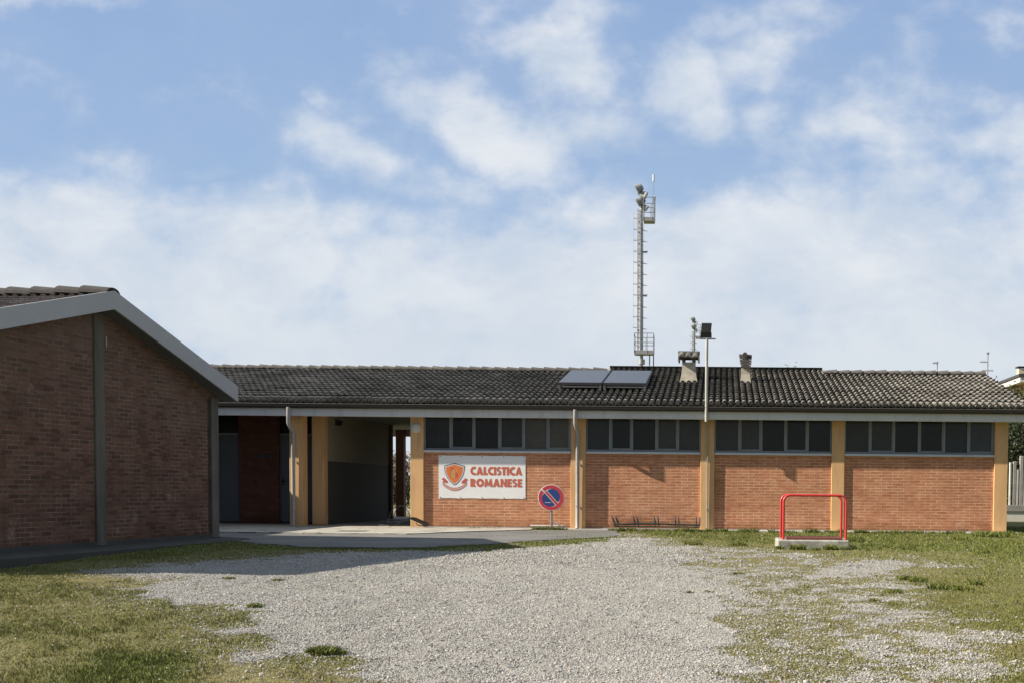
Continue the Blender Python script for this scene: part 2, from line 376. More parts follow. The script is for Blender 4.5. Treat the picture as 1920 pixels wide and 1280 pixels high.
BARE2 = [atg(*p) for p in [(120, 1076), (300, 1066), (420, 1095), (260, 1108), (120, 1096)]]
def lush(X, Y):                           # 0 = straw and soil, 1 = fresh green
    n = fbm(X*1.1+9, Y*1.1+40, 5)-.5; n2 = fbm(X*5+3, Y*5+8, 3)-.5
    l = .43+n*.60+n2*.38
    l = l+.34*sst(pdist(X, Y, LUSH)+n*1.6+n2*.8, -.4, .6)-.0+.6*sst(pdist(X, Y, LUSH2)+n*.5, -.25, .3)+.35*sst(pdist(X, Y, LUSH3)+n*.3, -.1, .3)
    l = l-.55*sst(pdist(X, Y, BARE)+n*.5, -.2, .3)-.4*sst(pdist(X, Y, BARE2)+n*.5, -.2, .3)
    l = l-.22*sst(pdist(X, Y, MIXP), -.2, .3)+.08*sst(X/np.maximum(Y, 1), .1, .25)
    return np.clip(l, 0, 1)
def axis(a, b, st, far):
    lo = a-np.geomspace(st*2, far, 26)[::-1]; hi = b+np.geomspace(st*2, far, 26)
    return np.concatenate([lo, np.arange(a, b+1e-6, st), hi])
gx = axis(-13.5, 12.0, .055, 1500); gy = axis(4.5, 31, .06, 1500)
GX, GY = np.meshgrid(gx, gy); near = (np.abs(GX) < 20) & (GY > 0) & (GY < 40)
ga = np.where(near, gravel(np.clip(GX, -20, 20), np.clip(GY, 0, 40)), 0); la = np.where(near, lush(np.clip(GX, -20, 20), np.clip(GY, 0, 40)), .7)
GZ = zg(np.clip(GY, -4, 40))+np.where(near, (fbm(GX*.5, GY*.5, 3)-.5)*.035*(GY < 25.0), 0)+np.where(near, ga*.006+(fbm(GX*9, GY*9, 2)-.5)*.016, 0)
nyv, nxv = GX.shape; ii = (np.arange(nyv-1)[:, None]*nxv+np.arange(nxv-1)[None, :]).ravel()
FQ = np.stack([ii, ii+1, ii+1+nxv, ii+nxv], 1)
m, g, b = newmat('ground_grass_and_gravel'); tc = g.node('ShaderNodeTexCoord'); ob = tc.outputs['Object']
ag = g.node('ShaderNodeAttribute', attribute_name='gravel').outputs['Fac']; al = g.node('ShaderNodeAttribute', attribute_name='lush').outputs['Fac']
v1_ = g.node('ShaderNodeTexVoronoi'); v1_.inputs['Scale'].default_value = 60; g.put(v1_.inputs['Vector'], ob)
v2_ = g.node('ShaderNodeTexVoronoi'); v2_.inputs['Scale'].default_value = 22; g.put(v2_.inputs['Vector'], ob)
cr = g.sep(v1_.outputs['Color'])[0]
gc = g.mix(cr, (.25, .242, .215, 1), (.40, .388, .352, 1))
gc = g.mix(g.rng(v1_.outputs['Distance'], .5, .9), gc, (.16, .15, .13, 1))
gc = g.mix(g.rng(g.noise(ob, 1.2, 5, .6), .4, .7, 0, .6), gc, (.20, .18, .145, 1))
ns = g.noise(ob, 30, 6, .7); nm = g.noise(ob, 4, 6, .6)
dry = g.mix(g.rng(ns, .35, .65), (.13, .115, .050, 1), (.22, .19, .085, 1))
grn = g.mix(g.rng(ns, .35, .65), (.066, .080, .019, 1), (.135, .148, .036, 1))
gr = g.mix(g.m('ADD', g.m('MULTIPLY', al, .75), g.rng(nm, .3, .7, -.15, .25), clamp=True), dry, grn)
mk = g.rng(g.m('ADD', ag, g.m('MULTIPLY', g.m('SUBTRACT', ns, .5), 1.1)), .35, .65)
g.put(b.inputs['Base Color'], g.mix(mk, gr, gc)); b.inputs['Roughness'].default_value = .95; b.inputs['Specular IOR Level'].default_value = .15
bump(g, b, g.m('ADD', g.m('MULTIPLY', v1_.outputs['Distance'], -.7), g.m('MULTIPLY', ns, 1.0)), .02, .6)
GM = m
ground = npmesh('ground', np.stack([GX, GY, GZ], -1).reshape(-1, 3), FQ, GM, smooth=True, attrs={'gravel': ga.ravel(), 'lush': la.ravel()})
tag(ground, kind='structure')
def gz(X, Y): return zg(Y)+(fbm(X*.5, Y*.5, 3)-.5)*.035*(Y < 25.0)

# hard surfaces by the passage: concrete apron and worn asphalt path
def sheet(name, pts, z, mat, jag=.05, seg=.12, thick=.05):
    P = []; n = len(pts)
    for i in range(n):
        a = np.array(pts[i]); c = np.array(pts[(i+1) % n]); L = np.hypot(*(c-a)); k = max(1, int(L/seg))
        for j in range(k):
            q = a+(c-a)*j/k; nn = (fbm(np.array([q[0]*2.5]), np.array([q[1]*2.5]), 4)[0]-.5)*2
            P.append((q[0]+nn*jag, q[1]+nn*jag))
    mb = MB(); k = len(P); mb.add([(x, y, z) for x, y in P]+[(x, y, z-thick) for x, y in P], [tuple(range(k))]+[(i, i+k, (i+1) % k+k, (i+1) % k) for i in range(k)])
    return tag(mb.build(name, mat), kind='structure')
m, g, b = newmat('worn_asphalt'); tc = g.node('ShaderNodeTexCoord'); ob = tc.outputs['Object']
c = g.mix(g.rng(g.noise(ob, 45, 5, .7), .35, .65), (.080, .080, .077, 1), (.155, .152, .142, 1))
c = g.mix(g.rng(g.noise(ob, .9, 6, .6), .42, .7, 0, .7), c, (.20, .19, .165, 1))
c = g.mix(g.rng(g.noise(ob, 3, 7, .7), .62, .72, 0, .8), c, (.13, .115, .07, 1))
g.put(b.inputs['Base Color'], c); b.inputs['Roughness'].default_value = .92; bump(g, b, g.noise(ob, 90, 4, .7), .006, .6); ASPH = m
m, g, b = newmat('apron_concrete'); tc = g.node('ShaderNodeTexCoord'); ob = tc.outputs['Object']
c = g.mix(g.rng(g.noise(ob, 2.2, 6, .6), .35, .65), (.27, .25, .205, 1), (.43, .405, .345, 1))
c = g.mix(g.rng(g.noise(ob, 14, 6, .7), .55, .72, 0, .6), c, (.30, .28, .22, 1))
jt = g.node('ShaderNodeTexBrick'); g.put(jt.inputs['Vector'], ob); jt.inputs['Scale'].default_value = 1; jt.inputs['Brick Width'].default_value = 2.1; jt.inputs['Row Height'].default_value = 1.6; jt.offset = 0; jt.inputs['Mortar Size'].default_value = .012
vc = g.node('ShaderNodeTexVoronoi', feature='DISTANCE_TO_EDGE'); vc.inputs['Scale'].default_value = .55; g.put(vc.inputs['Vector'], g.vm('ADD', ob, g.vm('MULTIPLY', g.noise(ob, 2.5, 5, .7, col=True), (.5, .5, .5))))
c = g.mix(g.m('MAXIMUM', jt.outputs['Fac'], g.rng(vc.outputs['Distance'], .004, .009, .8, 0)), c, (.09, .085, .07, 1))
g.put(b.inputs['Base Color'], c); b.inputs['Roughness'].default_value = .9; bump(g, b, g.noise(ob, 60, 4, .7), .005, .5); APR = m
asph = [atg(*p) for p in [(395, 1001), (470, 1018), (560, 1026), (700, 1028), (820, 1027), (900, 1022), (1000, 1014), (1150, 1007), (1165, 998), (1150, 993.5), (1040, 993), (840, 993), (600, 992), (395, 992)]]
sheet('asphalt_path', asph, -.028, ASPH, .2)
ap = [(-13.5, 26.3), (-13.5, 22.3), (-9.6, 22.2), (-6.6, 22.0), (-5.6, 23.4), (-4.6, 24.9), (-4.2, 25.4), (8, 25.45), (8, 26.3)]
tag(MB().box(-4.3, 6.95, 25.62, 26.02, -.1, -.012).build('pavement_strip', CONCW), kind='structure')
MBa = sheet('apron', [(-14, 31.9), (-14, 22.6), (-9.4, 22.4), (-6.3, 22.3), (-5.4, 23.8), (-4.31, 25.0), (-4.31, 26.0), (-6.9, 26.06), (-7.3, 26.06), (-7.3, 31.9)], -.008, APR, .04)
tag(MB().box(-14, -7.2, 31.9, 35.4, -.1, -.010).build('rear_apron', APR), kind='structure')

# ------------------------------------------------------------------ main building
PX = lambda x, Y=26.: at(x, 900, Y).x
ZX = lambda y, x, Y=26.: at(x, y, Y).z
BX0, BX1 = -15.5, PX(1888)
B = empty('changing_room_building', (0, 26, 0), 'long low changing room building of orange brick with ochre columns and a grey tiled roof', 'building')
part = lambda name, mb, mat, **k: keep(B, mb.build(name, mat, **k))
ZB, ZT = 2.545, 2.72                       # fascia bottom and top
# brick wall under the windows, with returns
zs = ZX(848, 1450)
bays = [(794, 1070), (1098, 1313), (1339, 1559), (1583, 1864)]
mull = [[843.6, 888.6, 935, 982, 1025.7], [1143, 1184.4, 1229.6, 1270.8], [1385.4, 1427, 1471.6, 1514], [1630, 1676, 1722.5, 1770, 1815]]
zsill = [.94+(905.-841)/0 if False else ZX(845.5, 930), ZX(847.0, 1200), ZX(851, 1450), ZX(853.5, 1720)]
zsill = [sum(zsill)/4]*4
ZS = zsill[0]-.028
part('brick_wall', MB().box(PX(790), PX(1868), 26.05, 26.25, -.12, ZS), BRICK)
part('side_wall', MB().box(PX(1866), BX1-.04, 26.33, 34.6, 0, 2.9).box(PX(790), BX1-.1, 34.45, 34.6, 0, 2.9), PLAST)
part('interior_partition', MB().box(PX(800), PX(1866), 27.6, 27.7, 0, 2.7), DARKIN)
part('footing', MB().box(PX(795), PX(1864), 26.02, 26.1, -.1, .012), CONC)
cols = [(543, 567), (769.5, 794), (1070, 1098), (1313, 1339), (1559, 1583), (1864, 1889)]
for i, (a, c) in enumerate(cols):
    part('column', MB().box(PX(a), PX(c), 26.0, 26.33, -.1, ZT-.03, .006), OCHRE)
# windows, one per bay; every light has its own pane
for bi, ((a, c), mm) in enumerate(zip(bays, mull)):
    x0, x1 = PX(a)+.004, PX(c)-.004; zs0 = ZS+.05
    es = [x0]+[PX(q) for q in mm]+[x1]; w = MB()
    w.box(x0, x1, 26.06, 26.13, zs0, zs0+.05); w.box(x0, x1, 26.06, 26.13, 2.70, 2.76)
    w.box(x0, x0+.03, 26.06, 26.13, zs0+.05, 2.70); w.box(x1-.03, x1, 26.06, 26.13, zs0+.05, 2.70)
    for e in es[1:-1]: w.box(e-.024, e+.024, 26.055, 26.13, zs0+.05, 2.70)
    W_ = part('window', w, FRAME)
    for j in range(len(es)-1):
        l = es[j]+(.03 if j == 0 else .024); r = es[j+1]-(.03 if j == len(es)-2 else .024)
        op = (j % 2 == 1)
        p = MB().box(l+(.03 if op else 0), r-(.03 if op else 0), 26.092, 26.098, zs0+.05+(.035 if op else 0), 2.70).build('pane', pane_mat(((0, 1, 1, 0, 2, 2), (0, 1, 1, 3, 3), (3, 3, 1, 1, 1), (3, 3, 1, 1, 0, 4))[bi][j])); p.parent = W_
        if op:
            q = MB().box(l, r, 26.07, 26.11, zs0+.05, zs0+.085).box(l, l+.03, 26.07, 26.11, zs0+.085, 2.7).box(r-.03, r, 26.07, 26.11, zs0+.085, 2.7).build('sash', FRAME); q.parent = W_
        # parented under a part whose own transform is cancelled by keep(); same for its children
    s_ = MB().box(x0, x1, 25.975, 26.14, ZS, ZS+.05, .005).build('sill', SILL); s_.parent = W_
# soffit / ceiling slab, fascia, gutter
part('ceiling_slab', MB().box(BX0, BX1+.42, 25.81, 34.9, 2.70, 2.80), M('soffit_paint', (.30, .30, .28), .85, .1, 2))
part('fascia', MB().box(BX0, BX1+.42, 25.675, 25.81, ZB, ZT+.06, .004), FASC)
part('rear_fascia', MB().box(BX0, BX1+.42, 34.9, 35.0, 2.5, 2.8), FASC)
gt = MB(); n = 9; prof = []
for k in range(n+1):
    w_ = math.pi*k/n; prof.append((25.628-.045*math.cos(w_), 2.815-.098*math.sin(w_)**.7))
xs = np.linspace(BX0, BX1+.44, 9)
for i in range(8):
    xa, xb = xs[i], xs[i+1]-.006
    vs = [(xa, y, z) for y, z in prof]+[(xb, y, z) for y, z in prof]
    gt.add(vs, [(k, k+1, k+n+2, k+n+1) for k in range(n)], True)
    gt.mat(1).tube([(xa, 25.584, 2.818), (xb, 25.584, 2.818)], .010, 8); gt.mat(0)
part('gutter', gt, [GUT, GLIP], fix=False)
# gable end board (right verge)
SL = .257
def rz(Y): return 2.835+SL*(Y-25.60)
RY, RYM = 30.3, 30.86
vb = MB()
for (ya, yb) in ((25.7, RY), (34.9, RY)):
    s_ = 1 if ya < RY else -1
    za, zb = rz(25.7)-.02, rz(RY)-.02
    vb.add([(x, y, z) for x in (BX1+.40, BX1+.43) for (y, z) in ((ya, za), (yb, zb), (yb, zb-.16), (ya, za-.16))], [(0, 1, 2, 3), (7, 6, 5, 4), (0, 4, 5, 1), (1, 5, 6, 2), (2, 6, 7, 3), (3, 7, 4, 0)])
part('bargeboard', vb, FASC)
part('gable_wall', MB().add([(x, y, z) for x in (BX1-.04, BX1-.20) for (y, z) in ((26.3, 2.8), (34.6, 2.8), (RY, rz(RY)-.1))], [(0, 1, 2), (5, 4, 3), (0, 3, 4, 1), (1, 4, 5, 2), (2, 5, 3, 0)]), PLAST)
# roof tiles: double-roll concrete tiles in stepped courses
def tiles(x0, x1, L, pitch, gauge, h=.058, th=.055, seg=10, seed=1, start=0., clip=None):
    nw = int(round((x1-x0)/pitch)); r_ = np.random.default_rng(seed)
    ph = np.linspace(0, 1, seg+1)[:-1]
    def prf(t):
        d = np.abs(t-.45)/.32
        return np.where(d < 1, h*np.sqrt(np.maximum(0, 1-d**2.5)), -.004)
    x = (np.arange(nw)[:, None]*pitch+ph[None, :]*pitch).ravel(); x = np.append(x, nw*pitch)
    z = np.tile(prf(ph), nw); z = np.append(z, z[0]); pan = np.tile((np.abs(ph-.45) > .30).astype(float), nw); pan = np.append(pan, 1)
    rows = int(math.ceil(L/gauge)); V = []; T = []; PN = []; ti = (np.arange(len(x))//(seg*2)).astype(int); nt = ti.max()+1
    ys = [start+i*gauge for i in range(rows+1)]; ys[-1] = L
    ys[1] = ys[0]+gauge*.62; 
    for i in range(rows):
        jt = r_.normal(0, .0035, nt)[ti]; jx = r_.normal(0, .003, nt)[ti]; tv = r_.random(nt)[ti]; jy = r_.normal(0, .004, nt)[ti]
        for k, (yy, off) in enumerate(((ys[i]-.02*(i > 0), th), (ys[i+1], 0))):
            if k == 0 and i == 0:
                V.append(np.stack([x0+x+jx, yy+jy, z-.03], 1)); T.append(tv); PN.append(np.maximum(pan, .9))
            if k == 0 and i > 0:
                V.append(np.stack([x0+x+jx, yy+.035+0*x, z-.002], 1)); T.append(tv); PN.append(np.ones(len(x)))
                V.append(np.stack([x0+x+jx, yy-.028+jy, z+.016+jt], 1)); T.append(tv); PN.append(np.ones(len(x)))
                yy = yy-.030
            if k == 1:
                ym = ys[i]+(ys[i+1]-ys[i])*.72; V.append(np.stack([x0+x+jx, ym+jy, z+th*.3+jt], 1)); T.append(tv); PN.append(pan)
            V.append(np.stack([x0+x+jx, yy+jy, z+off+jt], 1)); T.append(tv); PN.append(pan if k == 0 else np.maximum(pan, .85))  # row end darkened: shade of the next lip put into the colour
    V = np.concatenate(V); T = np.concatenate(T); PN = np.concatenate(PN); nx_ = len(x); nr = len(V)//nx_
    i0 = (np.arange(nr-1)[:, None]*nx_+np.arange(nx_-1)[None, :]).ravel()
    return V, np.stack([i0, i0+1, i0+1+nx_, i0+nx_], 1), T, PN
CS = math.sqrt(1+SL*SL)
def place_tiles(V, y0, z0, sl, sgn=1):
    c = 1/math.sqrt(1+sl*sl); s_ = sl*c; W2 = V.copy()
    W2[:, 1] = y0+sgn*(V[:, 1]*c-V[:, 2]*s_); W2[:, 2] = z0+V[:, 1]*s_+V[:, 2]*c
    return W2
XL, XM0, XM1, XR = BX0, PX(1141, 30.9), PX(1543, 30.8), BX1+.44
XM0 = XL+round((XM0-XL)/.1535)*.1535; XM1 = XL+round((XM1-XL)/.1535)*.1535; nR = round((XR-XL)/.1535); XR = XL+nR*.1535
Vs = []; Fs = []; Ts = []; Ps = []; off = 0
for (a, c, L, sg) in ((XL, XM0, (RY-25.60)*CS, 1), (XM0, XM1, (RYM-25.60)*CS, 1), (XM1, XR, (RY-25.60)*CS, 1)):
    V, Fc, T, P_ = tiles(a, c, L, .1535, .317, seed=int(a*7+200))
    V = place_tiles(V, 25.60, 2.835, SL); Vs.append(V); Fs.append(Fc+off); Ts.append(T); Ps.append(P_); off += len(V)
V, Fc, T, P_ = tiles(XL, XR, (RY-25.60)*CS, .1535, .317, seed=5, seg=6)
V = place_tiles(V, 2*RY-25.60, 2.835, SL, -1); Vs.append(V); Fs.append(Fc[:, ::-1]+off); Ts.append(T); Ps.append(P_)
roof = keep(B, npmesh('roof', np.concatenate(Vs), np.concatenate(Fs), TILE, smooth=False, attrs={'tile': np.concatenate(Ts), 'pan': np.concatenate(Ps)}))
def ridge(mb, p0, p1, step, r, sgn, mats=2, lift=.0):
    p0 = Vector(p0); p1 = Vector(p1); D = (p1-p0); n = int(D.length/step); d = D.normalized(); side = d.cross(Vector((0, 0, 1))).normalized()
    for i in range(n):
        a = p0+d*(i*step-(.03 if sgn > 0 else 0)); e = p0+d*((i+1)*step+(.03 if sgn < 0 else 0)); ra, re = (r*1.12, r*.92) if sgn > 0 else (r*.92, r*1.12)
        za, ze = (.018, 0) if sgn > 0 else (0, .018)
        vs = []; K = 9; jj = random.uniform(-.006, .006)
        for (q, rr, zo) in ((a, ra, za), (e, re, ze)):
            for k in range(K): w_ = math.pi*(k/(K-1)); vs.append(q+side*math.cos(w_)*rr*1.15+Vector((0, 0, math.sin(w_)*rr*.75-.05+zo+lift+jj)))
        for (q, rr, zo) in ((a, ra*.85, za-.012), (e, re*.85, ze-.012)):
            for k in range(K): w_ = math.pi*(k/(K-1)); vs.append(q+side*math.cos(w_)*rr*1.15+Vector((0, 0, math.sin(w_)*rr*.75-.05+zo+lift+jj)))
        fs = [(k, k+1, K+k+1, K+k) for k in range(K-1)]+[(2*K+k, 3*K+k, 3*K+k+1, 2*K+k+1) for k in range(K-1)]
        fs += [(k, 2*K+k, 2*K+k+1, k+1) for k in range(K-1)]+[(K+k, K+k+1, 3*K+k+1, 3*K+k) for k in range(K-1)]
        mb.mat(random.randrange(mats)); mb.add(vs, fs, False)
zr = rz(RY)+.095
for (xa_, xb__, sg_) in ((XL, XM0+.1, 1), (XM1, XR, -1)):
    rc = MB(); ridge(rc, (xa_, RY, zr), (xb__, RY, zr), .335, .13, sg_)
    o = rc.build('ridge_caps', [CAPM, CAPL], fix=False); o.parent = roof
rs = MB()                                  # raised middle stretch of the ridge: flat flashing and end boards
zm = rz(RYM)
rs.box(XM0-.02, XM1+.02, RYM-.10, RYM+.05, zm+.108, zm+.124); rs.box(XM0-.02, XM1+.02, RYM-.02, RYM+.04, zm-.3, zm+.108)
o = rs.build('ridge_flashing', GUT); o.parent = roof
for xx in (XM0, XM1):
    rs = MB(); rs.add([(xx-.06, RY-.05, rz(RY)+.05), (xx+.10, RY-.05, rz(RY)+.05), (xx+.06, RYM+.06, zm+.07), (xx-.06, RYM+.06, zm+.07),
            (xx-.06, RY-.05, rz(RY)-.1), (xx+.10, RY-.05, rz(RY)-.1), (xx+.06, RYM+.06, zm-.2), (xx-.06, RYM+.06, zm-.2)],
           [(0, 1, 2, 3), (7, 6, 5, 4), (0, 4, 5, 1), (1, 5, 6, 2), (2, 6, 7, 3), (3, 7, 4, 0)])
    o = rs.build('step_flashing', M('lead_flashing', (.33, .32, .29), .7, .15, 4)); o.parent = roof

part('unseen_wing', MB().box(-15.6, -13.4, 18.6, 27.3, -.1, 2.95), PLAST)  # unseen wing, placed and sized for the shadow it throws over the niche
# niche and passage on the left
NY = 27.4
xb0, xb1, xd1 = PX(448, NY), PX(524, NY), PX(586, NY)
zt_ = at(480, 815, NY).z
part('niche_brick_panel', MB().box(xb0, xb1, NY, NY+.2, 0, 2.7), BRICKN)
def door(x0, x1, hx, side):
    d = part('door', MB().box(x0, x1, NY+.06, NY+.12, .04, zt_, .004).box(x0, x0+.03, NY+.045, NY+.06, .04, zt_).box(x1-.03, x1, NY+.045, NY+.06, .04, zt_).box(x0+.03, x1-.03, NY+.045, NY+.06, zt_-.04, zt_), DOORM)
    if hx is None: hx = -99
    h = MB().tube([(hx, NY+.06, 1.04), (hx, NY-.01, 1.04), (hx+side*.12, NY-.01, 1.04)], .011, 8).box(hx-.02, hx+.02, NY+.05, NY+.058, .93, 1.12).build('door_handle', BLACK); h.parent = d
    if hx < -50: bpy.data.objects.remove(h)
    t = MB().box(x0, x1, NY+.09, NY+.10, zt_+.05, 2.7).build('transom_pane', pane_mat(1)); t.parent = d
    t = MB().box(x0, x1, NY+.05, NY+.12, zt_, zt_+.05).build('transom_rail', FRAME); t.parent = d
door(PX(404, NY), xb0, None, 1); door(xb1, xd1, PX(529, NY), 1)
part('niche_side_wall', MB().box(-15, PX(404, NY), NY, NY+.15, 0, 2.7), PLAST)
part('nameplate', MB().box(PX(485, NY), PX(511, NY), NY-.02, NY-.002, at(497, 857.5, NY).z, at(497, 851, NY).z), M('dark_plate', (.05, .05, .05), .5, .1, 5))
PW = at(614, 863, 26.95).x                 # plane of the passage wall
part('passage_column', MB().box(PX(585, 26.7), PX(608, 26.7), 26.7, 26.95, 0, 2.7, .006), OCHRE)
zd = .60+EYE
part('passage_wall', MB().box(PW-.18, PW, 26.95, 32.0, 0, zd-.0), DADO)
part('passage_upper_wall', MB().box(PW-.18, PW-.003, 26.95, 32.0, zd, 2.7), PLAST)
part('left_rooms', MB().box(-15, PW-.185, NY+.21, 32.0, 0, 2.69), PLAST)
part('passage_right_wall', MB().box(PX(775), PX(793), 26.34, 32, 0, 2.7), PLAST)
part('rear_column', MB().box(at(742, 900, 34.6).x, at(757, 900, 34.6).x, 34.6, 34.85, 0, 2.7), BROWN)
part('rear_post', MB().box(PW-.02, PW+.06, 32.0, 32.15, 0, 2.7), BROWN)
# bulkhead lights
def bulk(c, r, m1, m2, ax=-1):
    o = MB().tube([(c[0], c[1], c[2]), (c[0], c[1]-.03, c[2])], r, 20).build('bulkhead_light', m1); keep(B, o)
    pts = [(c[0], c[1]-.03-.05*math.sin(k*math.pi/8), c[2]) for k in range(5)]
    d = MB().tube(pts, [r*.9*math.cos(k*math.pi/9) for k in range(5)], 20).build('lamp_glass', m2); d.parent = o
bulk(at(780, 801, 26.0), .125, SILL, M('frosted_glass', (.62, .61, .56), .35, .05, 4))
bulk(Vector((PX(630, 27.4)-0.0, 27.42, at(630, 792, 27.4).z)), .10, BLACK, BLACK) if False else None
lm = MB().box(PW, PW+.09, 27.5, 27.68, at(628, 797, 27.6).z, at(628, 787, 27.6).z).tube([(PW+.09, 27.59, at(628, 792, 27.6).z), (PW+.16, 27.59, at(628, 792, 27.6).z-.02)], .06, 12)
part('passage_lamp', lm, BLACK)

# downpipes
def pipe(xt, xb, yt0, yt1, ex):
    t0 = at(xt, yt0, 25.64); t1 = at(xt, yt1, 25.66); xb_ = PX(xb, 25.9); zt = t1.z
    mb = MB().tube([(t0.x, 25.625, 2.74), (t0.x, 25.625, zt), (t0.x+.01, 25.67, zt-.06), (xb_, 25.88, zt-.16), (xb_, 25.93, zt-.22), (xb_, 25.935, .06), (xb_, 25.90, -.01)], .044, 14)
    for z in (.5, 1.5, zt-.3): mb.mat(1).tube([(xb_, 25.935, z), (xb_, 25.935, z+.03)], .054, 14); mb.mat(0)
    return part('downpipe', mb, [PVC, GALV])
pipe(541, 549, 764, 792, 1); pipe(1078.5, 1082.5, 770, 793, 1)
# conduit on the middle column
cx = PX(1326.5, 25.97)
part('conduit', MB().tube([(cx-.02, 25.80, 2.56), (cx-.01, 25.93, 2.50), (cx, 25.97, 2.43), (cx, 25.975, -.01)], .017, 8).box(cx-.03, cx+.03, 25.955, 26, .45, .47).box(cx-.03, cx+.03, 25.955, 26, 1.6, 1.62), GALV)

# chimneys
def onroof(px, py):
    d = ray(px, py); t = (rz(0)+.03-EYE)/(d.z-SL*d.y); return Vector((d.x*t, d.y*t, EYE+d.z*t))
def chimney(pb, py, wb, wt, zc, kind):
    c = onroof(pb, py); z0 = c.z-.12; y0 = c.y; d = wb*1.0; s = MB()
    lev = [(0, wb*1.02), (.12, wb), (.22, wb*.90), (.34, wb*.80), (.50, wt), (zc+.12, wt)]
    vs = []
    for h_, w_ in lev: vs += [(c.x-w_/2, y0+(wb-w_)/2, z0+h_), (c.x+w_/2, y0+(wb-w_)/2, z0+h_), (c.x+w_/2, y0+d-(wb-w_)/2, z0+h_), (c.x-w_/2, y0+d-(wb-w_)/2, z0+h_)]
    fs = [(i*4+k, i*4+(k+1) % 4, (i+1)*4+(k+1) % 4, (i+1)*4+k) for i in range(len(lev)-1) for k in range(4)]+[(20, 21, 22, 23)]
    s.add(vs, fs, False); ch = part('chimney', s, RENDER_)
    zt = z0+zc+.12; yc = y0+d/2; k = MB()
    if kind == 0:
        W3, D3 = wt*.5+.10, wt*.5+.12
        for sx in (-1, 1):
            for sy in (-1, 1): k.box(c.x+sx*(wt/2-.04)-.04, c.x+sx*(wt/2-.04)+.04, yc+sy*(wt/2-.04)-.04, yc+sy*(wt/2-.04)+.04, zt, zt+.10)
        k.box(c.x-W3+.04, c.x+W3-.04, yc-D3+.05, yc+D3-.05, zt+.10, zt+.125)
        for sgn in (-1, 1):                # two pitches, three rolls each
            for i in range(12):
                pass
            n3 = 3; pt = 2*W3/n3; seg = 8; V = []
            for j, (t_, hh) in enumerate(((0, .11), (.0, .125), (1, .25))):
                for q in range(n3*seg+1):
                    ph = (q % seg)/seg; dd = abs(ph-.5)/.42; rr = .055*math.sqrt(max(0, 1-dd*dd)) if dd < 1 else 0
                    V.append((c.x-W3+q*pt/seg, yc+sgn*(D3*(1-t_)), zt+hh+(rr if j else rr*.3)))
            nn = n3*seg+1; k.add(V, [(j*nn+q, j*nn+q+1, (j+1)*nn+q+1, (j+1)*nn+q) for j in range(2) for q in range(nn-1)])
        for sx in (-1, 1):
            k.add([(c.x+sx*W3, yc-D3, zt+.02), (c.x+sx*W3, yc+D3, zt+.02), (c.x+sx*W3, yc+D3, zt+.12), (c.x+sx*W3, yc, zt+.27), (c.x+sx*W3, yc-D3, zt+.12),
                   (c.x+sx*(W3-.03), yc-D3, zt+.02), (c.x+sx*(W3-.03), yc+D3, zt+.02), (c.x+sx*(W3-.03), yc+D3, zt+.12), (c.x+sx*(W3-.03), yc, zt+.27), (c.x+sx*(W3-.03), yc-D3, zt+.12)],
                  [(0, 1, 2, 3, 4), (9, 8, 7, 6, 5), (0, 5, 6, 1), (1, 6, 7, 2), (2, 7, 8, 3), (3, 8, 9, 4), (4, 9, 5, 0)])
        k.tube([(c.x-W3-.01, yc, zt+.26), (c.x+W3+.01, yc, zt+.26)], .05, 10)
    else:
        W3 = wt*.5+.03
        for i, (zz, yy, oo) in enumerate(((.02, -.10, .02), (.09, -.06, 0), (.16, -.02, -.01), (.24, .02, -.02), (.30, .05, -.03))):
            k.add([(c.x-W3+oo*1.5, yc-D_, zt+zz) for D_ in ()] or [(c.x-W3+oo, yc-wt/2+yy, zt+zz), (c.x+W3-oo*.6, yc-wt/2+yy, zt+zz-.015), (c.x+W3-oo*.6, yc+wt/2, zt+zz+.03), (c.x-W3+oo, yc+wt/2, zt+zz+.045),
                   (c.x-W3+oo, yc-wt/2+yy, zt+zz+.05), (c.x+W3-oo*.6, yc-wt/2+yy, zt+zz+.035), (c.x+W3-oo*.6, yc+wt/2, zt+zz+.08), (c.x-W3+oo, yc+wt/2, zt+zz+.095)],
                  [(3, 2, 1, 0), (4, 5, 6, 7), (0, 1, 5, 4), (1, 2, 6, 5), (2, 3, 7, 6), (3, 0, 4, 7)])
        k.tube([(c.x-.02, yc-wt/2-.02, zt+.34), (c.x-.02, yc+wt/2, zt+.38)], .065, 10)
        k.box(c.x-wt/2+.03, c.x+wt/2-.03, yc-wt/2+.03, yc+wt/2-.03, zt-.0, zt+.3)
    q = k.build('chimney_cap', CAPL if kind else CAPM); q.parent = ch
chimney(1291, 716, .47, .345, .52, 0); chimney(1398, 716.5, .28, .225, .37, 1)

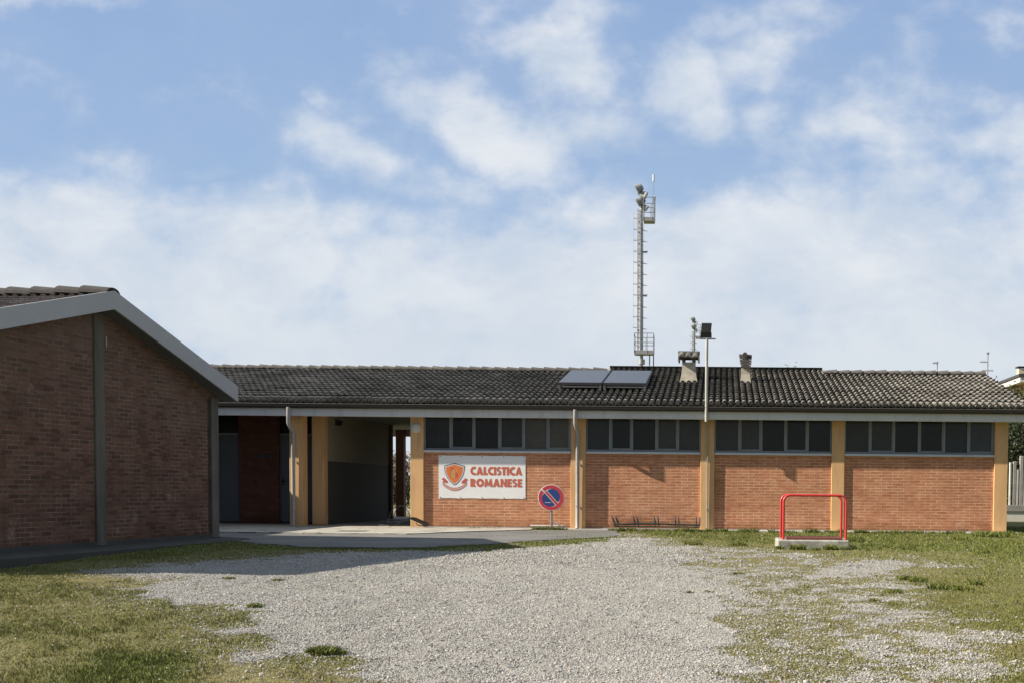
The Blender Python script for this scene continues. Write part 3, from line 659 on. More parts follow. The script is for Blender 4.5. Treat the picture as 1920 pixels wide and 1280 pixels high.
# ------------------------------------------------------------------ solar collectors on the roof
def collector(a, b_, c, d, label):         # image corners: bottom-left, bottom-right, top-right, top-left
    BL_ = onroof(*a)+Vector((0, 0, .26)); BR_ = onroof(*b_)+Vector((0, 0, .26)); TL_ = onroof(*d)+Vector((0, 0, .05)); TR_ = onroof(*c)+Vector((0, 0, .05))
    return BL_, BR_, TR_, TL_
YB, YT = 27.25, 29.6
def solar(pxa, pxb, label, first):
    zb_, zt2 = at(1140, 717, YB).z, at(1140, 693.5, YT).z
    x0, x1 = at(pxa, 716, YB).x, at(pxb, 716, YB).x
    r = empty('solar_collector', (x0, YB, rz(YB)+.03), label, 'solar panel', 'solar collectors on the roof')
    def pt(x, t, n): return (x, YB+(YT-YB)*t+n*.0, zb_+(zt2-zb_)*t+n)
    def slab(xa, xb, ta, tb, n0, n1):
        m_ = MB(); vs = [pt(x, t, n_) for n_ in (n0, n1) for t in (ta, tb) for x in (xa, xb)]
        return m_.add(vs, [(0, 2, 3, 1), (4, 5, 7, 6), (0, 1, 5, 4), (2, 6, 7, 3), (0, 4, 6, 2), (1, 3, 7, 5)])
    keep(r, slab(x0, x1, 0, 1, -.065, -.004).build('casing', SOLF))
    keep(r, slab(x0+.02, x1-.02, .012, .988, -.004, .004).build('glass', SOLG))
    f = MB()
    f.tube([(x0, YB+.02, zb_-.105), (x1, YB+.02, zb_-.105)], .022, 6)
    for xx in (x0+.04, x1-.04):
        f.box(xx-.025, xx+.025, YB-.02, YB+.02, rz(YB)+.02, zb_-.07)
        f.tube([(xx, YB+.1, rz(YB+.1)+.05), (xx, YT-.1, zt2-.13)], .018, 6)
    keep(r, f.build('support_frame', M('dark_support_steel', (.12, .12, .125), .5, .15, 5, metal=.3)))
    return x0, x1, zb_
solar(1046, 1128.5, 'dark flat solar collector on the roof, the left one of two, farther from the chimneys', True)
xa, xb_, zb_ = solar(1130.3, 1212, 'dark flat solar collector on the roof, the right one of two, nearer the big chimney', False)
# ------------------------------------------------------------------ floodlight on a thin pole at the eave
r = empty('floodlight_pole', (PX(1324, 25.68), 25.68, 2.5), 'slim pale pole topped by a black floodlight, fixed to the eave near the big chimney', 'floodlight')
a = at(1324.3, 790, 25.69); t = at(1324, 636, 25.69)
keep(r, MB().tube([(a.x, 25.60, a.z), (a.x, 25.60, t.z)], .034, 12).box(a.x-.06, a.x+.06, 25.62, 25.674, 2.6, 2.63).build('pole', M('pale_pole_paint', (.55, .55, .50), .5, .12, 5, dirt=(.35, .33, .28))))
keep(r, MB().box(t.x-.14, t.x+.22, 25.58, 25.62, t.z-.015, t.z+.012).tube([(t.x-.11, 25.60, t.z+.01), (t.x-.11, 25.60, t.z+.13)], .008, 6).tube([(t.x+.12, 25.60, t.z+.01), (t.x+.12, 25.60, t.z+.13)], .008, 6).build('bracket', GALVD))
hd = MB(); cx_, cz = t.x, t.z+.20
def tilt(x, y, z): a_ = .32; return (cx_+x+.10*z, 25.59+y*math.cos(a_)-z*math.sin(a_), cz+y*math.sin(a_)+z*math.cos(a_))
def tb(mb, x0, x1, y0, y1, z0, z1): return mb.add([tilt(x, y, z) for z in (z0, z1) for y in (y0, y1) for x in (x0, x1)], [(0, 2, 3, 1), (4, 5, 7, 6), (0, 1, 5, 4), (2, 6, 7, 3), (0, 4, 6, 2), (1, 3, 7, 5)])
tb(hd, -.115, .115, -.05, .03, -.17, .15); tb(hd, -.12, .13, -.075, .05, -.17, -.06)
for q in range(5): tb(hd, -.09+q*.04, -.08+q*.04, .03, .06, -.04, .13)
keep(r, hd.build('lamp_housing', M('black_lamp_metal', (.025, .028, .032), .4, .15, 8)))
keep(r, tb(MB(), -.095, .095, -.056, -.05, -.04, .13).build('lamp_glass', M('lamp_glass_dark', (.11, .12, .135), .25, .1, 4)))

# ------------------------------------------------------------------ banner on the wall
BY = 26.046
c = [at(822.5, 851, BY), at(985.5, 854.5, BY), at(985.5, 935, BY), at(824.5, 933, BY)]
x0, x1, z1, z0 = c[0].x, c[1].x, (c[0].z+c[1].z)/2, (c[2].z+c[3].z)/2
r = empty('banner', (x0, BY, z0), 'white vinyl banner with an orange crest and red lettering laced to the brick wall', 'banner')
nx_, nz_ = 60, 30; V = []; rr = np.random.default_rng(3)
X_, Z_ = np.meshgrid(np.linspace(x0, x1, nx_), np.linspace(z0, z1, nz_))
uu = (X_-x0)/(x1-x0); vv = (Z_-z0)/(z1-z0)
sag = .010*np.sin(uu*9+vv*3)*np.sin(vv*math.pi)+.012*np.exp(-((uu+vv-1.75)/.06)**2)*(uu > .8)+.006*np.sin(uu*31)*(np.exp(-vv*8)+np.exp(-(1-vv)*8))
Yb = BY-.004-np.abs(sag)*.08
edge = .010*np.abs(np.sin(uu*math.pi*4))
Zd = Z_+np.where(vv > .97, -edge, 0)+np.where(vv < .03, edge, 0)
Vb = np.stack([X_, Yb, Zd], -1).reshape(-1, 3); i0 = (np.arange(nz_-1)[:, None]*nx_+np.arange(nx_-1)[None, :]).ravel()
keep(r, npmesh('banner_sheet', Vb, np.stack([i0, i0+1, i0+1+nx_, i0+nx_], 1), WHITEP, smooth=True))
CR = M('crest_red', (.62, .13, .08), .5, .08, 8); CO = M('crest_orange', (.82, .22, .06), .5, .08, 6); CB = M('crest_blue', (.10, .13, .26), .5, .1, 6)
CW = M('print_white', (.75, .75, .74), .5, .03, 6); CG = M('crest_gold', (.62, .36, .12), .5, .12, 10); CM = M('letter_red', (.66, .16, .09), .5, .10, 30)
def bp(px, py, d=0.): # banner point from fractions of the photo crop
    fx = (px-97)/(1298-97); fz = (py-92)/(694-92)
    return (x0+(x1-x0)*fx, BY-.0072-d*.15, z1-(z1-z0)*fz)
def flat(name, poly, d, mat, par=None):
    mb = MB(); n = len(poly); mb.add([bp(px, py, d) for px, py in poly]+[bp(px, py, d-.0015) for px, py in poly], [tuple(range(n)), tuple(range(2*n-1, n-1, -1))]+[(i, i+n, (i+1) % n+n, (i+1) % n) for i in range(n)])
    return mb
def shield(cx, cy, w, h, n=14):
    P = [(cx, cy-h*.5), (cx+w*.22, cy-h*.44), (cx+w*.5, cy-h*.37)]
    for k in range(1, n+1):
        t_ = k/n; P.append((cx+w*.5*math.cos(t_*math.pi/2)**.75, cy-h*.37+h*.87*(t_**.85)))
    return P+[(2*cx-x, y) for x, y in P[-2:0:-1]]
cr_ = MB()
def addflat(mb, poly, d, k):
    n = len(poly); mb.mat(k)
    mb.add([bp(px, py, d) for px, py in poly]+[bp(px, py, d-.002) for px, py in poly], [tuple(range(n)), tuple(range(2*n-1, n-1, -1))]+[(i, i+n, (i+1) % n+n, (i+1) % n) for i in range(n)])
addflat(cr_, shield(317, 355, 284, 312), 0, 2); addflat(cr_, shield(317, 355, 262, 288), .002, 3); addflat(cr_, shield(317, 355, 236, 262), .004, 1)
addflat(cr_, [(262, 270), (300, 270), (300, 296), (290, 300), (290, 415), (262, 415)], .006, 0)
addflat(cr_, [(325, 335), (365, 335), (365, 405), (325, 405)], .006, 0)
addflat(cr_, [(285, 300), (300, 288), (318, 300), (326, 330), (326, 408), (270, 408), (270, 330)], .0075, 4)
addflat(cr_, [(330, 275), (356, 290), (352, 320), (332, 318)], .006, 4)
for k in range(3): addflat(cr_, [(255+k*18, 258), (266+k*18, 258), (266+k*18, 270), (255+k*18, 270)], .006, 0)
n = 22; up = [(150+(486-150)*t/n, 470+88*math.sin(math.pi*t/n)**.8-10) for t in range(n+1)]; lo = [(150+(486-150)*t/n+0, 470+88*math.sin(math.pi*t/n)**.8+30) for t in range(n+1)]
def band(o1, o2, d, k):
    for t in range(n): addflat(cr_, [(up[t][0], up[t][1]+o1), (up[t+1][0], up[t+1][1]+o1), (up[t+1][0], up[t+1][1]+o2), (up[t][0], up[t][1]+o2)], d, k)
band(-3, 40, .004, 2); band(1, 36, .006, 5)
addflat(cr_, [(135, 428), (168, 405), (215, 448), (222, 480), (200, 478), (160, 470), (160, 440)], .008, 0)
addflat(cr_, [(505, 434), (470, 408), (420, 452), (412, 484), (440, 482), (484, 474), (480, 444)], .008, 0)
keep(r, cr_.build('crest', [CR, CO, CB, CW, CG, M('ribbon_pink', (.72, .38, .32), .5, .1, 6)]))
# heavy letters drawn as filled outlines with counters left open, one unit high
def arc(cx, cy, rx, ry, a0, a1, n=16): return [(cx+rx*math.cos(R(a0+(a1-a0)*i/n)), cy+ry*math.sin(R(a0+(a1-a0)*i/n))) for i in range(n+1)]
def strip(o_, i_): return [[o_[k], o_[k+1], i_[k+1], i_[k]] for k in range(len(o_)-1)]
LT = {
 'I': (.34, [[(.02, 0), (.32, 0), (.32, 1), (.02, 1)]]),
 'L': (.56, [[(.02, 0), (.54, 0), (.54, .27), (.02, .27)], [(.02, .27), (.32, .27), (.32, 1), (.02, 1)]]),
 'T': (.62, [[(.0, .74), (.62, .74), (.62, 1), (.0, 1)], [(.16, 0), (.46, 0), (.46, .74), (.16, .74)]]),
 'E': (.58, [[(.02, 0), (.31, 0), (.31, 1), (.02, 1)], [(.31, .0), (.56, .0), (.56, .24), (.31, .24)], [(.31, .39), (.54, .39), (.54, .61), (.31, .61)], [(.31, .76), (.56, .76), (.56, 1), (.31, 1)]]),
 'A': (.90, [[(.0, 0), (.30, 0), (.57, 1), (.33, 1)], [(.60, 0), (.90, 0), (.57, 1), (.46, .58)], [(.32, .16), (.60, .16), (.55, .36), (.36, .36)]]),
 'N': (.84, [[(.02, 0), (.30, 0), (.30, 1), (.02, 1)], [(.54, 0), (.82, 0), (.82, 1), (.54, 1)], [(.30, 1), (.30, .58), (.54, .0), (.54, .42)]]),
 'M': (1.04, [[(.0, 0), (.27, 0), (.32, 1), (.14, 1)], [(.77, 0), (1.04, 0), (.90, 1), (.72, 1)], [(.32, 1), (.29, .55), (.43, .0), (.52, .42)], [(.72, 1), (.75, .55), (.61, .0), (.52, .42)]]),
 'O': (.96, strip(arc(.48, .5, .48, .52, 0, 360, 28), arc(.48, .5, .19, .22, 0, 360, 28))),
 'C': (.74, strip(arc(.50, .5, .50, .52, 58, 302, 22), arc(.55, .5, .26, .24, 66, 294, 22))),
 'R': (.72, [[(.02, 0), (.31, 0), (.31, 1), (.02, 1)], [(.34, .40), (.50, .40), (.72, 0), (.40, 0), (.31, .2), (.31, .4)]]+strip(arc(.33, .68, .33, .32, 90, -90, 14), arc(.31, .68, .08, .09, 90, -90, 14))),
 'S': (.62, strip(arc(.33, .70, .31, .32, 35, 250, 16), arc(.36, .70, .07, .08, 35, 250, 16))+strip(arc(.29, .30, .31, .32, 70, -145, 16), arc(.26, .30, .07, .08, 70, -145, 16))),
}
def word(txt, xa, xb, ya, yb, sp=.03):
    tw = sum(LT[c_][0] for c_ in txt)+sp*(len(txt)-1); s_ = (xb-xa)/tw; mb = MB(); cur = xa; dd = .002
    for ci, c_ in enumerate(txt):
        w_, pl = LT[c_]
        for k, P in enumerate(pl):
            Q = [(cur+x*s_, yb-(yb-ya)*y) for x, y in P]; n_ = len(Q); e_ = dd+.0003*(k % 3)
            mb.add([bp(a_, b_, e_) for a_, b_ in Q]+[bp(a_, b_, e_-.002) for a_, b_ in Q], [tuple(range(n_)), tuple(range(2*n_-1, n_-1, -1))]+[(i, i+n_, (i+1) % n_+n_, (i+1) % n_) for i in range(n_)])
        cur += (w_+sp)*s_
    return mb
keep(r, word('CALCISTICA', 535, 1252, 250, 366).build('lettering', CM)); keep(r, word('ROMANESE', 533, 1252, 416, 530).build('lettering', CM))
for fx in (.02, .25, .5, .75, .98):
    for fz in (.025, .975): keep(r, MB().tube([(x0+(x1-x0)*fx, BY-.012, z0+(z1-z0)*fz), (x0+(x1-x0)*fx, BY-.006, z0+(z1-z0)*fz)], .013, 10).build('eyelet', GALVD))

# ------------------------------------------------------------------ no-parking sign
SY = 25.55
sc = at(1033.3, 932, SY); RS = .298
r = empty('no_parking_sign', (sc.x, SY, 0), 'round red and blue no-parking sign with peeling film on a short post', 'road sign')
def disc(cx, cz, r_, y, th, n=40, a0=0, a1=360):
    P = arc(cx, cz, r_, r_, a0, a1, n)[:-1] if a1-a0 == 360 else arc(cx, cz, r_, r_, a0, a1, n)
    k = len(P); return [(x, y, z) for x, z in P]+[(x, y-th, z) for x, z in P], [tuple(range(k)), tuple(range(2*k-1, k-1, -1))]+[(i, (i+1) % k, (i+1) % k+k, i+k) for i in range(k)]
SR = M('sign_red', (.62, .05, .07), .4, .1, 8); SB = M('sign_blue', (.03, .065, .24), .4, .12, 8); SW = M('sign_white', (.72, .71, .70), .4, .05, 8)
s = MB().add(*disc(sc.x, sc.z, RS, SY, .004)).tube([(sc.x+RS*math.cos(w_*math.pi/20), SY+.006, sc.z+RS*math.sin(w_*math.pi/20)) for w_ in range(41)], .006, 6); keep(r, s.build('sign_disc', SW))
s = MB()
for k in range(40):
    a0, a1 = 9*k, 9*k+9; o1 = arc(sc.x, sc.z, RS*.965, RS*.965, a0, a1, 1); o2 = arc(sc.x, sc.z, RS*(.70-.03*math.sin(k*1.3)*(k < 18)), RS*.70, a0, a1, 1)
    if k in (15,): continue
    P = [o1[0], o1[1], o2[1], o2[0]]; s.add([(x, SY-.006, z) for x, z in P]+[(x, SY-.004, z) for x, z in P], [(0, 1, 2, 3), (4, 7, 6, 5), (0, 4, 5, 1), (2, 6, 7, 3), (1, 5, 6, 2), (0, 3, 7, 4)])
keep(r, s.build('red_ring', SR))
s = MB(); rb = RS*.61
def half(off_, sgn):
    P = []
    for k in range(25):
        w_ = math.pi*k/24; lx, lz = rb*math.cos(w_), sgn*(off_+(math.sqrt(rb*rb-off_*off_)-off_*0)*0)+sgn*rb*math.sin(w_)
        if abs(lz) < off_: lz = sgn*off_
        jit = 1-(.07*(fbm(np.array([k*.7]), np.array([sgn*3.]), 3)[0]) if sgn > 0 else .02)
        lx *= jit; lz *= jit if abs(lz) > off_*1.1 else 1
        a_ = R(-48); P.append((sc.x+lx*math.cos(a_)-lz*math.sin(a_), sc.z+lx*math.sin(a_)+lz*math.cos(a_)))
    k = len(P); s.add([(x, SY-.0065, z) for x, z in P]+[(x, SY-.004, z) for x, z in P], [tuple(range(k)), tuple(range(2*k-1, k-1, -1))]+[(i, (i+1) % k, (i+1) % k+k, i+k) for i in range(k)])
half(.042, 1); half(.042, -1)
keep(r, s.build('blue_field', SB))
def rotq(l0, l1, h0, h1, y): a_ = R(-48); return [(sc.x+lx*math.cos(a_)-lz*math.sin(a_), y, sc.z+lx*math.sin(a_)+lz*math.cos(a_)) for lx, lz in ((l0, h0), (l1, h0), (l1, h1), (l0, h1))]
s = MB(); s.add(rotq(-.19, .20, -.024, .024, SY-.008)+rotq(-.19, .20, -.024, .024, SY-.004), [(0, 1, 2, 3), (7, 6, 5, 4), (0, 4, 5, 1), (1, 5, 6, 2), (2, 6, 7, 3), (3, 7, 4, 0)]); keep(r, s.build('red_bar', SR))
s = MB().box(sc.x-.14, sc.x+.0, SY-.008, SY-.0066, sc.z-.118, sc.z-.106); keep(r, s.build('scratch', SW))
po = MB().tube([(sc.x+.01, SY+.03, -.02), (sc.x+.005, SY+.03, sc.z-RS-.0), (sc.x, SY+.03, sc.z+.15)], .024, 10)
po.tube([(sc.x+.03, SY+.02, .16), (sc.x+.24, SY-.05, .055), (sc.x+.34, SY-.05, .05)], .016, 8)
po.mat(1).tube([(sc.x-.5, SY+.12, .055), (sc.x+.30, SY+.12, .055)], .02, 8)
keep(r, po.build('post', [GALVD, CONCW]))

# ------------------------------------------------------------------ bicycle rack
r = empty('bicycle_rack', (PX(1230), 25.75, 0), 'low dark green bicycle rack with paired upright prongs against the brick wall', 'bicycle rack')
xa, xb_ = at(1152, 985, 25.72).x, at(1311, 985, 25.72).x
keep(r, MB().tube([(xa, 25.60, .10), (xa+.5, 25.60, .13), ((xa+xb_)/2, 25.60, .13), (xb_, 25.60, .105)], .018, 8).tube([(xa, 25.88, .10), ((xa+xb_)/2, 25.88, .12), (xb_, 25.88, .10)], .018, 8).box(xa, xb_, 25.60, 25.90, .045, .066).tube([(xa, 25.6, .1), (xa, 25.88, .1)], .018, 8).tube([(xb_, 25.6, .1), (xb_, 25.88, .1)], .018, 8).build('base_rail', RACK))
for i, px_ in enumerate((1151, 1190, 1229, 1267.5, 1307)):
    ln = (.05, .035, .02, .01, .0)[i]
    for dx_ in (0, .08):
        x_ = at(px_, 980, 25.7).x+dx_-.02
        keep(r, MB().tube([(x_+ln, 25.60, .07), (x_, 25.61, .23), (x_-ln*.6, 25.63, .275), (x_-ln*.6, 25.80, .275), (x_+ln, 25.88, .1)], .0115, 8).build('prong', RACK))

# ------------------------------------------------------------------ boot-scraper station with red rails
fl = at(1468.8, 1010, 18.45); fr = at(1586, 1010.5, 18.45); rl = at(1464, 1004, 19.12); rr_ = at(1577, 1004, 19.12); zt = fl.z
zgd = float(zg(18.5))-.02
r = empty('boot_scraper_station', ((fl.x+fr.x)/2, 18.8, zgd), 'red tubular railed boot scraper on a low concrete block in the grass', 'boot scraper')
keep(r, MB().box(fl.x-.10, fr.x+.05, 18.36, 19.3, zgd-.1, zt-.005, .02).build('concrete_base', M('stained_block_concrete', (.52, .50, .43), .92, .15, 4, bmp=.5, dirt=(.20, .19, .14), dsc=3.2, dth=(.42, .62))))
for (a, c, hh, Y_) in ((fl.x, fr.x, .735, 18.46), (rl.x, rr_.x, .735, 19.12)):
    rad = .11; P = [(a, Y_, zt-.02), (a, Y_, zt+hh-rad)]+[(a+rad-rad*math.cos(R(q)), Y_, zt+hh-rad+rad*math.sin(R(q))) for q in range(15, 91, 15)]
    P += [(c-rad+rad*math.sin(R(q)), Y_, zt+hh-rad+rad*math.cos(R(q))) for q in range(0, 91, 15)]+[(c, Y_, zt-.02)]
    keep(r, MB().tube(P, .021, 14).build('hoop_rail', REDM))
gr_ = MB(); gx0, gx1 = fl.x+.05, fr.x-.06
gr_.box(gx0, gx1, 18.44, 18.46, zt, zt+.03).box(gx0, gx1, 19.08, 19.10, zt, zt+.03).box(gx0, gx0+.02, 18.46, 19.08, zt, zt+.03).box(gx1-.02, gx1, 18.46, 19.08, zt, zt+.03)
for k in range(1, 22): xx = gx0+(gx1-gx0)*k/22; gr_.box(xx-.006, xx+.006, 18.46, 19.08, zt, zt+.026)
for k in (1, 2): gr_.box(gx0+.02, gx1-.02, 18.46+.21*k, 18.47+.21*k, zt, zt+.022)
keep(r, gr_.build('grate', GRATE))

# ------------------------------------------------------------------ left building
P0 = Vector((-9.35, 16.7, 0)); AN = math.atan2(-.123, .992)
L = empty('gable_end_building', (P0.x, P0.y, 0), 'shaded red brick building at the left with concrete piers and a pale gable bargeboard', 'building', rz=AN)
def lp(name, mb, mat, **k): o = mb.build(name, mat, **k); o.parent = L; return o
SF, SB_ = .275, .335; ZA = 3.55              # front/back pitch, underside height of the wall apex
SN, SFAR = -3.75, 3.08
def ztop(s_): return ZA+(s_*SF if s_ < 0 else -s_*SB_)
w = MB(); pr = [(SN, .05), (SFAR, .05), (SFAR, ztop(SFAR)), (0, ZA), (SN, ztop(SN))]
w.add([(0, s_, z) for s_, z in pr]+[(-.3, s_, z) for s_, z in pr], [(0, 1, 2, 3, 4), (9, 8, 7, 6, 5)]+[(i, i+5, (i+1) % 5+5, (i+1) % 5) for i in range(5)])
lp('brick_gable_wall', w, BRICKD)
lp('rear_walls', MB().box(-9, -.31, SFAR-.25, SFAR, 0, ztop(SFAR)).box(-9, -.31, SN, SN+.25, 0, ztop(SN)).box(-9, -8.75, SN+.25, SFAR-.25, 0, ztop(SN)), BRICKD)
for (sa, sb, dd) in ((-.09, .13, .03), (2.90, 3.12, .035)):
    pm = MB(); t_ = min(ztop(sa), ztop(sb), ZA-.06) if sa < 0 else ztop(sb)-.02
    pm.box(-.02, dd, sa, sb, 0, t_, .012)
    pm.box(-.01, dd-.035, sa-.07, sa-.005, 0, t_-.03)
    lp('concrete_pier', pm, PIER)
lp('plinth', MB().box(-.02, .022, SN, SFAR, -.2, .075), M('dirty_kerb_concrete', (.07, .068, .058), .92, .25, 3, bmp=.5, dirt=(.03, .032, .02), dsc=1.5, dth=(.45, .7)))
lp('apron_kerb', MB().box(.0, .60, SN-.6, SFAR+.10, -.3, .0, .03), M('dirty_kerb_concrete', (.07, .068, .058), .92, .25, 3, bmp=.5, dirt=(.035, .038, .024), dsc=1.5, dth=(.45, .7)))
lp('wall_bracket', MB().box(.035, .047, .145, .157, ZA-.56, ZA-.40).box(.0, .035, .145, .157, ZA-.44, ZA-.43), GALV)
# roof planes with barge
OV = .30; ZR = ZA+.20
def roofplane(s0, s1, z0_, z1_, seed):
    Ln = math.hypot(s1-s0, z1_-z0_); V, Fc, T, P_ = tiles(-9.2-.03, OV-.05, Ln, .1535, .317, seed=seed)
    return V, Fc, T, P_, Ln
sf0, sb0 = -4.1, 3.30
Vs = []; Fs = []; Ts = []; Ps = []; off = 0
for (s0, sl, sg) in ((sf0, SF, 1), (sb0, SB_, -1)):
    z0_ = ZR-.075-abs(s0)*sl; V, Fc, T, P_, Ln = roofplane(s0, 0, z0_, ZR-.075, 31+sg)
    V = place_tiles(V, s0, z0_, sl, sg); Vs.append(V); Fs.append((Fc if sg > 0 else Fc[:, ::-1])+off); Ts.append(T); Ps.append(P_); off += len(V)
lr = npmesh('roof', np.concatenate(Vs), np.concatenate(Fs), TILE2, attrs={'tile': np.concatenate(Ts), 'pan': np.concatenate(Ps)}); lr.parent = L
rc = MB(); ridge(rc, (OV-.02, 0, ZR+.02), (-9.2, 0, ZR+.02), .40, .15, -1, lift=.02); o = rc.build('ridge_caps', M('unlit_cap_tile', (.062, .055, .052), .92, .3, 8, bmp=.4, dirt=(.035, .032, .03), dsc=5, dth=(.42, .7)), fix=False); o.parent = lr  # cap colour darkened to make this ridge look unlit
bg_ = MB()
def bar(s0, s1, sl, x0_, x1_, zt_a, dep):
    za, zb2 = ZR+zt_a-abs(s0)*sl, ZR+zt_a-abs(s1)*sl
    bg_.add([(x, s_, z) for x in (x0_, x1_) for (s_, z) in ((s0, za), (s1, zb2), (s1, zb2-dep), (s0, za-dep))], [(0, 1, 2, 3), (7, 6, 5, 4), (0, 4, 5, 1), (1, 5, 6, 2), (2, 6, 7, 3), (3, 7, 4, 0)])
bar(sf0, 0, SF, OV-.035, OV, .055, .275); bar(0, sb0, SB_, OV-.035, OV, .055, .275)
lp('bargeboard', bg_, BARGE)
bg_ = MB()
for (s0, sl) in ((sf0, SF), (sb0, SB_)):
    za, zb2 = ZR-.06-abs(s0)*sl, ZR-.06
    bg_.add([(x, s_, z) for x in (-9.1, OV-.037) for (s_, z) in ((s0, za), (0, zb2), (0, zb2-.14), (s0, za-.14))], [(0, 1, 2, 3), (7, 6, 5, 4), (0, 4, 5, 1), (1, 5, 6, 2), (2, 6, 7, 3), (3, 7, 4, 0)])
lp('roof_deck', bg_, M('dark_soffit', (.16, .16, .165), .85, .1, 2))

# ------------------------------------------------------------------ small things by the passage
q = at(784, 989, 25.3)
r = empty('portable_floodlight', (q.x, 25.5, .036), 'small black portable floodlight lying at the foot of the ochre column beside the passage', 'work lamp')
def tl(x, y, z, a_=-.42): return (q.x+x*math.cos(a_)-z*math.sin(a_), 25.55+y, .13+x*math.sin(a_)+z*math.cos(a_))
def tbx(mb, x0_, x1_, y0_, y1_, z0_, z1_): return mb.add([tl(x, y, z) for z in (z0_, z1_) for y in (y0_, y1_) for x in (x0_, x1_)], [(0, 2, 3, 1), (4, 5, 7, 6), (0, 1, 5, 4), (2, 6, 7, 3), (0, 4, 6, 2), (1, 3, 7, 5)])
hb = MB(); tbx(hb, -.22, .18, -.11, .11, -.035, .02)
for k in range(6): tbx(hb, -.15+k*.05, -.14+k*.05, -.09, .09, .015, .035)
keep(r, hb.build('housing', BLACK))
keep(r, MB().tube([(q.x-.10, 25.48, .10), (q.x-.05, 25.46, .05), (q.x+.12, 25.46, .045), (q.x+.17, 25.52, .06)], .012, 8).tube([(q.x+.02, 25.6, .09), (q.x+.1, 25.62, .05)], .015, 8).build('stand', BLACK))
pts = [(q.x-.18, 25.45, .22)]
for k in range(14):
    t_ = k/13; pts.append((q.x-.2-.75*t_-.12*math.sin(t_*6), 25.4-.35*math.sin(t_*3.1), .05+.17*max(0, 1-t_*4)))
cb_ = MB().tube(pts, .013, 7).build('cable', BLACK); keep(r, cb_)
r = empty('wire_cycle_stand', (at(752, 970, 27).x, 27.4, .036), 'thin bent steel wire cycle stand standing in the shade of the passage', 'cycle stand')
wx = at(752, 970, 27.2).x
ws = MB()
for dy_ in (0, .35):
    ws.tube([(wx-.32, 27.2+dy_, .05)]+[(wx-.30+.30*(1-math.cos(R(a_)))*.9, 27.2+dy_, .05+.42*math.sin(R(a_))) for a_ in range(10, 171, 16)]+[(wx+.26, 27.2+dy_, .05)], .009, 6)
ws.tube([(wx-.34, 27.15, .06), (wx+.3, 27.2, .10)], .014, 6).tube([(wx-.34, 27.5, .05), (wx+.3, 27.6, .05)], .012, 6).tube([(wx-.34, 27.15, .06), (wx-.34, 27.5, .05)], .012, 6)
keep(r, ws.build('wire_frame', GALVD))
tag(MB().box(at(634, 993, 23.2).x, at(684, 993, 23.2).x, 23.1, 23.5, -.009, -.002, .001).build('drain_cover', M('iron_cover', (.14, .13, .12), .7, .2, 9, metal=.3)), 'dark flat drain cover set in the pale concrete before the passage', 'drain cover')

